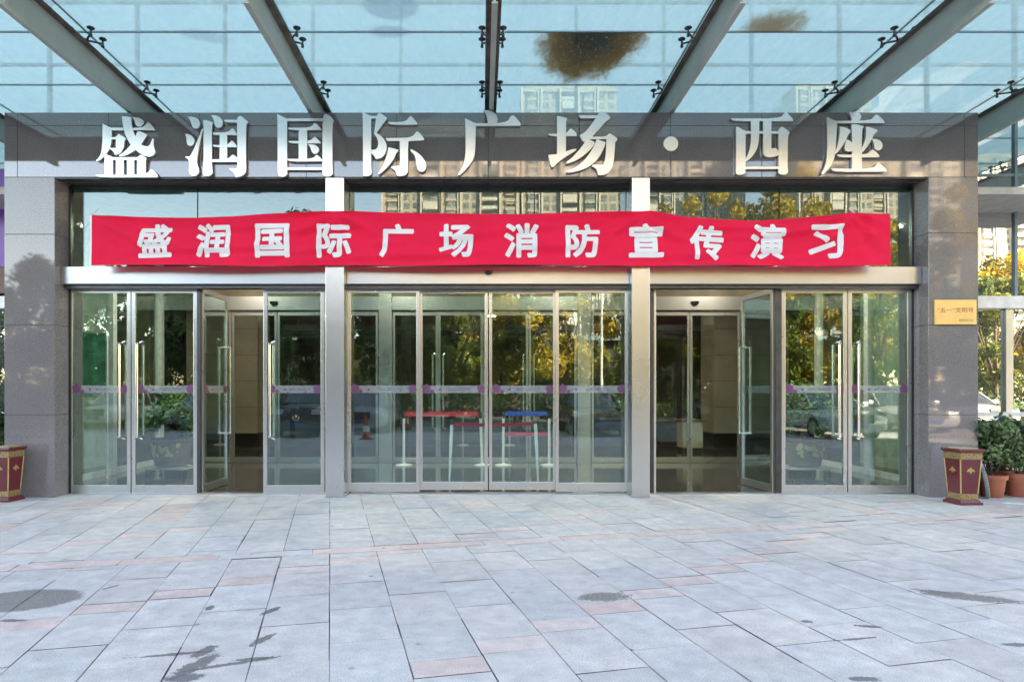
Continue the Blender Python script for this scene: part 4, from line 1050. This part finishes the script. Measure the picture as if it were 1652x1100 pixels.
M['lacquer'] = plain('red_lacquer', (.13,.014,.020), .28, 0, .12, 3, .3)
M['gold'] = plain('gold_trim', (.52,.36,.14), .38, .5, .2, 40)
def bandmat():
    m, t, p = new('gold_fretwork')
    v = nd(t, 'ShaderNodeTexVoronoi'); v.inputs['Scale'].default_value = 55; t.links.new(objc(t), v.inputs['Vector'])
    t.links.new(ramp(t, v.outputs['Distance'], [(.25,(.06,.025,.02)),(.42,(.34,.23,.10))]), p.inputs['Base Color'])
    p.inputs['Roughness'].default_value = .4; p.inputs['Metallic'].default_value = .3; return m
M['fret'] = bandmat()
def bin_(lab, loc, rz):
    t_ = thing('litter_bin', lab, 'litter bin', loc, rz, 'red lacquered litter bins')
    MB().frustum(0,0,0,.03,.17,.17,.17,.17).frustum(0,0,.03,.06,.16,.16,.135,.135).build('base', M['lacquer'], t_, bevel=.004)
    MB().frustum(0,0,.061,.135,.128,.128,.128,.128).build('lower_band', M['fret'], t_, bevel=.003)
    MB().frustum(0,0,.136,.57,.125,.125,.155,.155).build('body', M['lacquer'], t_, bevel=.002)
    MB().frustum(0,0,.571,.65,.160,.160,.165,.165).build('upper_band', M['fret'], t_, bevel=.003)
    MB().frustum(0,0,.651,.675,.165,.165,.19,.19).frustum(0,0,.675,.70,.19,.19,.185,.185).build('rim', M['lacquer'], t_, bevel=.004)
    MB().frustum(0,0,.701,.712,.135,.135,.125,.125).build('lid', plain('lid_gold', (.40,.30,.17), .45, .3), t_, bevel=.003)
    for i, j in ((-1,-1),(1,-1),(1,1),(-1,1)):
        MB().tube((i*.1245, j*.1245, .137), (i*.1545, j*.1545, .568), .0085, n=8).build('corner_trim', M['gold'], t_)
    for rot in range(4):
        m = MB(); z = .43; y = -(.125+.03*(z-.136)/.434)-.003
        m.add([], [])
        for dx, dz, r_ in ((0,.0,.02),(-.027,.004,.016),(.027,.004,.016),(0,.026,.014),(0,-.024,.013),(-.045,-.008,.01),(.045,-.008,.01)):
            a = [(dx+r_*math.cos(t), z+dz+r_*math.sin(t)) for t in [k*math.pi/5 for k in range(10)]]
            yy = y-.0008*len(m.f)*.2
            m.prismXZ(a, yy, y+.006)
        m.xf(Matrix.Rotation(rot*math.pi/2, 4, 'Z')); m.build('ornament', M['gold'], t_)
    return t_
bin_('red lacquered litter bin with gold trim at the right pillar', (6.13, -.46, 0), R(2)).scale = (.88,.88,1.0)
bin_('red lacquered litter bin at the left edge beside the left pillar', (-6.21, -.25, 0), R(-2)).scale = (.86,.86,1.0)
dc = thing('round_disc', 'grey rimmed round disc leaning behind the right litter bin', 'disc', (WX(1584,-.1), -.05, 0))
m = MB(); m.tube((0,-.02,.2), (0,.02,.2), .19, n=36); d1 = m
Mx = Matrix.Translation((6.77,-.04,.0)) @ Matrix.Rotation(R(58), 4, 'Z') @ Matrix.Rotation(R(-8), 4, 'X')
d1.xf(Mx); d1.build('core', plain('dark_rubber', (.03,.035,.03), .7), dc, True)
m = MB()
for i in range(36):
    t0, t1 = i*math.pi/18, (i+1)*math.pi/18
    m.tube((.19*math.cos(t0),0,.2+.19*math.sin(t0)), (.19*math.cos(t1),0,.2+.19*math.sin(t1)), .024, n=8, caps=False)
m.xf(Mx); m.build('rim', plain('grey_rim', (.25,.25,.25), .5), dc, True, smooth=True)

# ---------------------------------------------------------------- world in front of the facade (seen in the reflections)
def tree(name, lab, loc, h, seed, mat, cr=2.2, n=5200, leaf_s=.16):
    rnd = random.Random(seed)
    t_ = thing(name, lab, 'tree', loc, 0, 'street trees across from the entrance')
    m = MB(); th = h*.32
    m.tube((0,0,0), (.05,.03,th), .16, .11, n=9)
    for i in range(8):
        a = rnd.uniform(0, 6.28); e = Vector((cr*.6*math.cos(a), cr*.6*math.sin(a), th+rnd.uniform(.3,.85)*(h-th)*.8))
        m.tube((.05,.03,th*rnd.uniform(.75,1)), e, .06, .02, n=6)
    m.tube((.05,.03,th), (0,0,h*.85), .1, .02, n=7)
    m.build('trunk', M['bark'], t_)
    cl = []
    for _ in range(30):
        z = rnd.uniform(.28, .97); wr = cr*math.sin(math.pi*min(1, max(.12, (z-.18)/.86)))**.7
        a = rnd.uniform(0, 6.28); q = wr*math.sqrt(rnd.random())
        cl.append((q*math.cos(a), q*math.sin(a), z*h, rnd.uniform(.35,.75)*cr/2.2))
    foliage('crown', mat, cl, n, leaf_s, t_, seed)
    return t_
pt = [tree('street_tree', 'yellow autumn street tree facing the centre doors', (4.5,-26,0), 8.6, 21, M['leaf_yellow'], 2.4),
      tree('street_tree', 'green street tree facing the centre doors', (-1.5,-24,0), 7.6, 22, M['leaf_green'], 2.3),
      tree('street_tree', 'tall yellow street tree facing the right doors', (13.5,-27,0), 12.6, 23, M['leaf_yellow'], 2.6),
      tree('street_tree', 'dark street tree facing the left doors', (-12,-27,0), 9.0, 24, M['leaf_dark'], 2.5)]
rnd = random.Random(5)
spots = [(10.9,-27.5,2,.96),(16.6,-27.2,2,1.02),(-12.6,-29,3,1.32),(-9.6,-29.5,3,1.30),(-6.5,-30,3,.95),(-10.5,-31,3,1.0),(-14,-32,3,1),(-18.5,-33,3,1.05),(-22.5,-31,3,1),(-27,-33,3,1.1),(-34,-30,3,1),(-38,-33,3,1.1),(-4.2,-29,3,.9),(0.5,-35,3,1.0),(-43,-30,3,1),(-1.0,-29,1,.95),(24,-19,1,.85),(29,-20,1,.95),(33,-22,1,1.0),(20.5,-18.5,1,.7),(3.2,-31,1,1),(12.2,-34,1,1.05),(16,-34,3,1.1),(20,-36,3,1.1),(26,-35,3,1.1),(31,-34,3,1.1),(41,-32,1,1.1),
 (8.2,-25,1,.95),(17.5,-28,0,1.12),(21.5,-26,2,.9),(26,-29,2,1),(31,-27,0,1.1),(10.5,-31,2,.95),(1.2,-31,0,.95),(-5,-26,1,1.0),(-8.5,-25,3,.85),(-16,-26,3,1),(-20,-28,3,1.05),(-25,-27,3,1),(-30,-28,3,1),(14.5,-22,1,.72),(18,-21,1,.7),(6.5,-33,2,.85),(36,-28,2,1),(-3.5,-32,3,.95),(22,-32,0,1.1)]
kinds = ['yellow','green','tall yellow','dark']
for x, y, k, s in spots:
    side = 'left' if x < -3 else ('centre' if x < 9 else 'right')
    dup(pt[k], (x,y,0), rnd.uniform(0,6), '%s street tree in the row facing the %s of the entrance' % (kinds[k], side), scale=(s,s,s*rnd.uniform(.92,1.08)))
# hedge
hd = thing('hedge', 'clipped dark hedge along the far side of the parking row', 'hedge', (0,-19,0))
cl = [(x*.7, rnd.uniform(-.25,.25), rnd.uniform(.3,1.1), .55) for x in range(-45, 60)]
stuff(foliage('foliage', M['leaf_dark'], cl, 11000, .12, hd, 77))
hd = thing('hedge', 'tall unclipped green hedge in front of the shop row', 'hedge', (0,-36,0))
cl = [(x*1.0, rnd.uniform(-.8,.8), rnd.uniform(.5,3.4), rnd.uniform(.8,1.3)) for x in range(-70, 75) for _ in (0,1)]
stuff(foliage('foliage', M['leaf_green'], cl, 26000, .22, hd, 78))

# row of low shops behind the trees
sh = thing('shop_row', 'long low dark shop building behind the street trees', 'building', (0,-46,0))
MB().box(-90, 90, -56, -46, 0, 5.6).build('wall', plain('shop_wall', (.035,.034,.032), .8), sh, True)
MB().box(-90.4, 90.4, -56.4, -45.2, 5.6, 6.0).build('roof', M['mullion'], sh, True)
for i in range(-14, 15):
    m = MB().box(i*6-2.6, i*6+2.6, -45.98, -45.92, .3, 3.4); m.build('shop_window', M['curtain_low'], sh, True)
# apartment towers
def apartment(lab, x0, x1, y, h, seed, wallc, dep=16, bays=9):
    rnd = random.Random(seed)
    t_ = thing('apartment_tower', lab, 'building', ((x0+x1)/2, y, 0), 0, 'apartment towers across the street')
    wm = plain('apartment_wall_%d' % seed, wallc, .8, 0, .08, .2)
    MB().box(x0, x1, y-dep, y, 0, h).build('core', wm, t_, True)
    nf = int(h/3.0); bw = (x1-x0)/bays
    g1, w1, s1, p1 = MB(), MB(), MB(), MB()
    for b in range(bays):
        bx0 = x0+b*bw; pat = b % 3
        for f in range(nf):
            z = f*3.0
            if pat == 0:      # projecting glazed bay
                s1.box(bx0+.25*bw, bx0+.80*bw, y+.02, y+1.15, z+2.75, z+3.0)
                w1.box(bx0+.28*bw, bx0+.77*bw, y+.03, y+1.0, z, z+.9)
                if rnd.random() < .8: g1.box(bx0+.30*bw, bx0+.75*bw, y+.04, y+.9, z+.92, z+2.73)
                else: w1.box(bx0+.30*bw, bx0+.75*bw, y+.04, y+.85, z+1.9, z+2.73)
            elif pat == 1:
                g1.box(bx0+.12*bw, bx0+.40*bw, y+.01, y+.08, z+.9, z+2.5)
                g1.box(bx0+.58*bw, bx0+.88*bw, y+.01, y+.08, z+.7, z+2.5)
                w1.box(bx0+.10*bw, bx0+.42*bw, y+.01, y+.25, z+.72, z+.86)
            else:
                s1.box(bx0+.10*bw, bx0+.85*bw, y+.02, y+1.5, z+2.8, z+3.0)
                (s1 if rnd.random() < .6 else g1).box(bx0+.10*bw, bx0+.85*bw, y+1.4, y+1.5, z+.1, z+(1.0 if rnd.random() < .65 else 2.6))
                g1.box(bx0+.14*bw, bx0+.80*bw, y+.01, y+.07, z+.1, z+2.5)
        p1.box(bx0-.25, bx0+.25, y+.005, y+1.6, 0, h+1.2)
        if pat == 0: p1.box(bx0+.83*bw, bx0+.83*bw+.4, y+.005, y+1.3, 0, h)
    stuff(g1.build('window', M['apt_glass'], t_, True)); stuff(w1.build('sill', wm, t_, True)); stuff(s1.build('balcony', M['apt_trim'], t_, True)); stuff(p1.build('pier', M['apt_trim'], t_, True))
    MB().box(x0+2, x1-2, y-dep+3, y-3, h, h+4).box(x0-.5, x1+.5, y-.3, y+.6, h, h+1.2).build('parapet', wm, t_, True)
def aptglass():
    m, t, p = new('apartment_glass')
    v = nd(t, 'ShaderNodeTexVoronoi'); v.inputs['Scale'].default_value = .5; t.links.new(pos(t), v.inputs['Vector'])
    t.links.new(ramp(t, v.outputs['Color'], [(.2,(.08,.10,.105)),(.8,(.24,.26,.25))]), p.inputs['Base Color']); p.inputs['Roughness'].default_value = .15; return m
M['apt_glass'] = aptglass(); M['apt_trim'] = plain('apartment_trim', (.50,.48,.43), .75, 0, .05, .3)
apartment('lower cream apartment block facing the centre of the entrance', -34, 13, -215, 90, 1, (.36,.32,.26), 18, 7)
apartment('taller cream apartment tower facing the centre right of the entrance', 14, 47, -217, 105, 11, (.34,.31,.26), 18, 5)
apartment('grey apartment tower facing the right of the entrance', 53, 104, -250, 92, 2, (.26,.27,.27), 18, 9)
apartment('cream apartment tower at the far right of the street', 108, 134, -215, 105, 3, (.40,.36,.30), 18, 5)
apartment('lower cream apartment block beyond the far right tower', 136, 168, -222, 84, 13, (.40,.36,.30), 18, 5)
apartment('tall pale apartment tower behind the right pillar side', 178, 235, -225, 84, 4, (.45,.40,.33), 18, 9)

# street lamps
for x, y, lab in ((6.1,-24,'slim white lamp post facing the centre doors'),(6.9,-28,'slim white lamp post a little farther back')):
    t_ = thing('lamp_post', lab, 'lamp post', (x,y,0), 0, 'white lamp posts across from the entrance')
    MB().tube((0,0,0), (0,0,7), .09, .05, n=10).build('pole', M['white_alu'], t_)
    MB().tube((0,0,6.95), (.9,0,7.15), .035, n=8).box(.8,1.3,-.1,.1,7.12,7.2).build('lamp_head', M['white_alu'], t_)

# traffic cones
M['cone'] = plain('cone_red', (.50,.06,.03), .5); M['cone_white'] = plain('cone_white', (.7,.7,.7), .4)
def cone(lab, loc):
    t_ = thing('traffic_cone', lab, 'traffic cone', loc, 0, 'traffic cones in the forecourt')
    MB().box(-.19,.19,-.19,.19,0,.03).build('base', M['tyre'], t_, bevel=.008)
    MB().lathe([(.14,.031),(.105,.22)], n=20).build('body', M['cone'], t_, smooth=True)
    MB().lathe([(.105,.221),(.075,.40)], n=20).build('band', M['cone_white'], t_, smooth=True)
    MB().lathe([(.075,.401),(.03,.68),(.022,.70)], n=20).build('tip', M['cone'], t_, smooth=True)
M['tyre'] = plain('tyre', (.02,.02,.02), .85)
cone('red and white traffic cone facing the left sliding door', (-3.4,-9.9,0)); cone('red and white traffic cone farther back facing the centre doors', (-2.8,-15.0,0))
# cars
M['rim'] = plain('rim', (.5,.5,.5), .3, .9)
M['carglass'] = coated('car_glass', (.02,.025,.03), .12); M['lamp'] = plain('lamp_glass', (.7,.7,.72), .08, .3)
M['plate_blue'] = plain('plate_blue', (.02,.08,.35), .4)
def car(lab, loc, rz, colr, suv=False, star=False):
    """local: front towards -x ... nose at x=-L/2"""
    t_ = thing('parked_car', lab, 'car', loc, rz, 'cars parked facing the entrance')
    L, Wd = (4.7,1.86); H = 1.70 if suv else 1.46
    hood = 1.02 if suv else .86; belt = 1.08 if suv else .92
    paint = plain('car_paint_%d' % (len(bpy.data.materials)), colr, .3, .2, .03, 2, 1.0)
    st = [(-2.35,.30,.62,.70),(-2.30,.22,.74,.82),(-2.15,.2,hood-.10,.89),(-1.7,.2,hood-.03,.925),(-1.0,.2,hood+.06,.93),(0,.2,belt,.93),(1.2,.2,belt+.02,.93),(1.9,.22,belt+.02,.91),(2.25,.28,belt-.02,.86),(2.35,.36,belt-.18,.78)]
    vs = []; nn = 12
    for x, zb, zt, hw in st:
        for i in range(nn):
            t = 2*math.pi*i/nn+math.pi/nn; cx, sx = math.cos(t), math.sin(t)
            px = abs(cx)**.45*(1 if cx > 0 else -1); pz = abs(sx)**.5*(1 if sx > 0 else -1)
            vs.append((x, hw*px, (zb+zt)/2+(zt-zb)/2*pz))
    fs = []
    for k in range(len(st)-1):
        for i in range(nn): fs.append((k*nn+i, k*nn+(i+1)%nn, (k+1)*nn+(i+1)%nn, (k+1)*nn+i))
    fs += [tuple(range(nn-1,-1,-1)), tuple(range((len(st)-1)*nn, len(st)*nn))]
    m = MB(); m.add(vs, fs); b = m.build('body', paint, t_, smooth=True)
    # greenhouse
    gs = [(-1.15,belt-.02,.80,.0),(-.45,H-.10,.66,1),(.1,H-.005,.65,1),(.9,H-.02,.65,1),(1.55,H-.16,.62,1),(2.05 if not suv else 2.2,belt+.02,.78,0)]
    vs, fs = [], []
    for x, zt, hw, _ in gs:
        lo = belt-.06
        vs += [(x,-.84 if _ else -hw, lo),(x,-hw*1.0,zt-.05*_),(x,-hw*.8,zt),(x,hw*.8,zt),(x,hw,zt-.05*_),(x,.84 if _ else hw,lo)]
    for k in range(len(gs)-1):
        for i in range(5): fs.append((k*6+i, (k+1)*6+i, (k+1)*6+i+1, k*6+i+1))
    m = MB(); m.add(vs, fs); m.build('window', M['carglass'], t_, smooth=True)
    m = MB(); rv = []
    for x, zt, hw, _ in gs[1:5]: rv += [(x,-hw*.86,zt-.008),(x,-hw*.8,zt+.012),(x,hw*.8,zt+.012),(x,hw*.86,zt-.008)]
    m.add(rv, [(k*4+i,(k+1)*4+i,(k+1)*4+i+1,k*4+i+1) for k in range(3) for i in range(3)]); m.build('roof', paint, t_, smooth=True)
    m = MB()
    for s in (-1,1):
        m.tube((-1.12,s*.79,belt), (-.45,s*.66,H-.11), .03, n=6); m.tube((1.5,s*.64,H-.15), (2.0,s*.77,belt+.04), .04, n=6); m.tube((.35,s*.83,belt-.02), (.3,s*.66,H-.05), .03, n=6)
    m.build('pillar', paint, t_)
    for x in (-1.45, 1.38):
        for s in (-1, 1):
            m = MB(); m.tube((x, s*.72, .33), (x, s*.935, .33), .33, n=22); wv = m.build('wheel', M['tyre'], t_)
            m = MB(); m.tube((x, s*.936, .33), (x, s*.945, .33), .21, n=18); m.build('rim', M['rim'], wv)
    for s in (-1, 1):
        m = MB(); m.box(-2.31,-2.12, s*.60-.17, s*.60+.17, hood-.30, hood-.15); m.build('headlight', M['lamp'], t_, bevel=.03)
        m = MB(); m.box(-.95,-.78, s*.98-.09, s*.98+.09, belt+.02, belt+.16); m.build('mirror', paint, t_, bevel=.03)
    m = MB(); m.box(-2.375,-2.28,-.40,.40,.50,.74); gr = m.build('grille', M['tyre'], t_, bevel=.02)
    m = MB()
    for z in (.55,.62,.69): m.box(-2.385,-2.376,-.38,.38,z-.008,z+.008)
    m.build('grille_bar', M['chrome'], gr)
    m = MB(); m.box(-2.40,-2.377,-.22,.22,.36,.48); m.build('number_plate', M['plate_blue'], t_)
    if star:
        m = MB()
        for i in range(24):
            a, b2 = i*math.pi/12, (i+1)*math.pi/12
            m.tube((-2.392,.09*math.cos(a),.62+.09*math.sin(a)), (-2.392,.09*math.cos(b2),.62+.09*math.sin(b2)), .009, n=6, caps=False)
        for i in range(3):
            a = math.pi/2+i*2*math.pi/3; m.tube((-2.392,0,.62), (-2.392,.085*math.cos(a),.62+.085*math.sin(a)), .012, .006, n=6)
        m.build('emblem', M['chrome'], t_)
    return t_
def carat(px, dist, lab, c, **k):
    # nose faces the entrance (+Y), dist = distance of the nose from the glass
    S = F/(D+YD+dist); x = (px-PX)/S
    return car(lab, (x, YD-dist-2.35, -.01), R(-90), c, **k)
carat(478, 10.6, 'dark blue off-road car parked facing the left steel column', (.02,.03,.06), suv=True, star=True)
carat(578, 12.4, 'silver saloon car parked facing the left sliding door', (.45,.47,.5))
carat(972, 11.2, 'dark saloon car parked facing the right sliding door', (.03,.045,.06), star=True)
carat(1388, 9.8, 'silver saloon car parked facing the right doors', (.45,.46,.47))
carat(1490, 13.5, 'pale car parked facing the right pillar', (.5,.5,.5))
carat(150, 15.5, 'white car parked facing the left doors', (.7,.7,.7))
carat(1690, 14, 'white car parked facing the glazing right of the portal', (.7,.7,.7))
carat(300, 14.5, 'grey car parked facing the left doors', (.2,.2,.2))
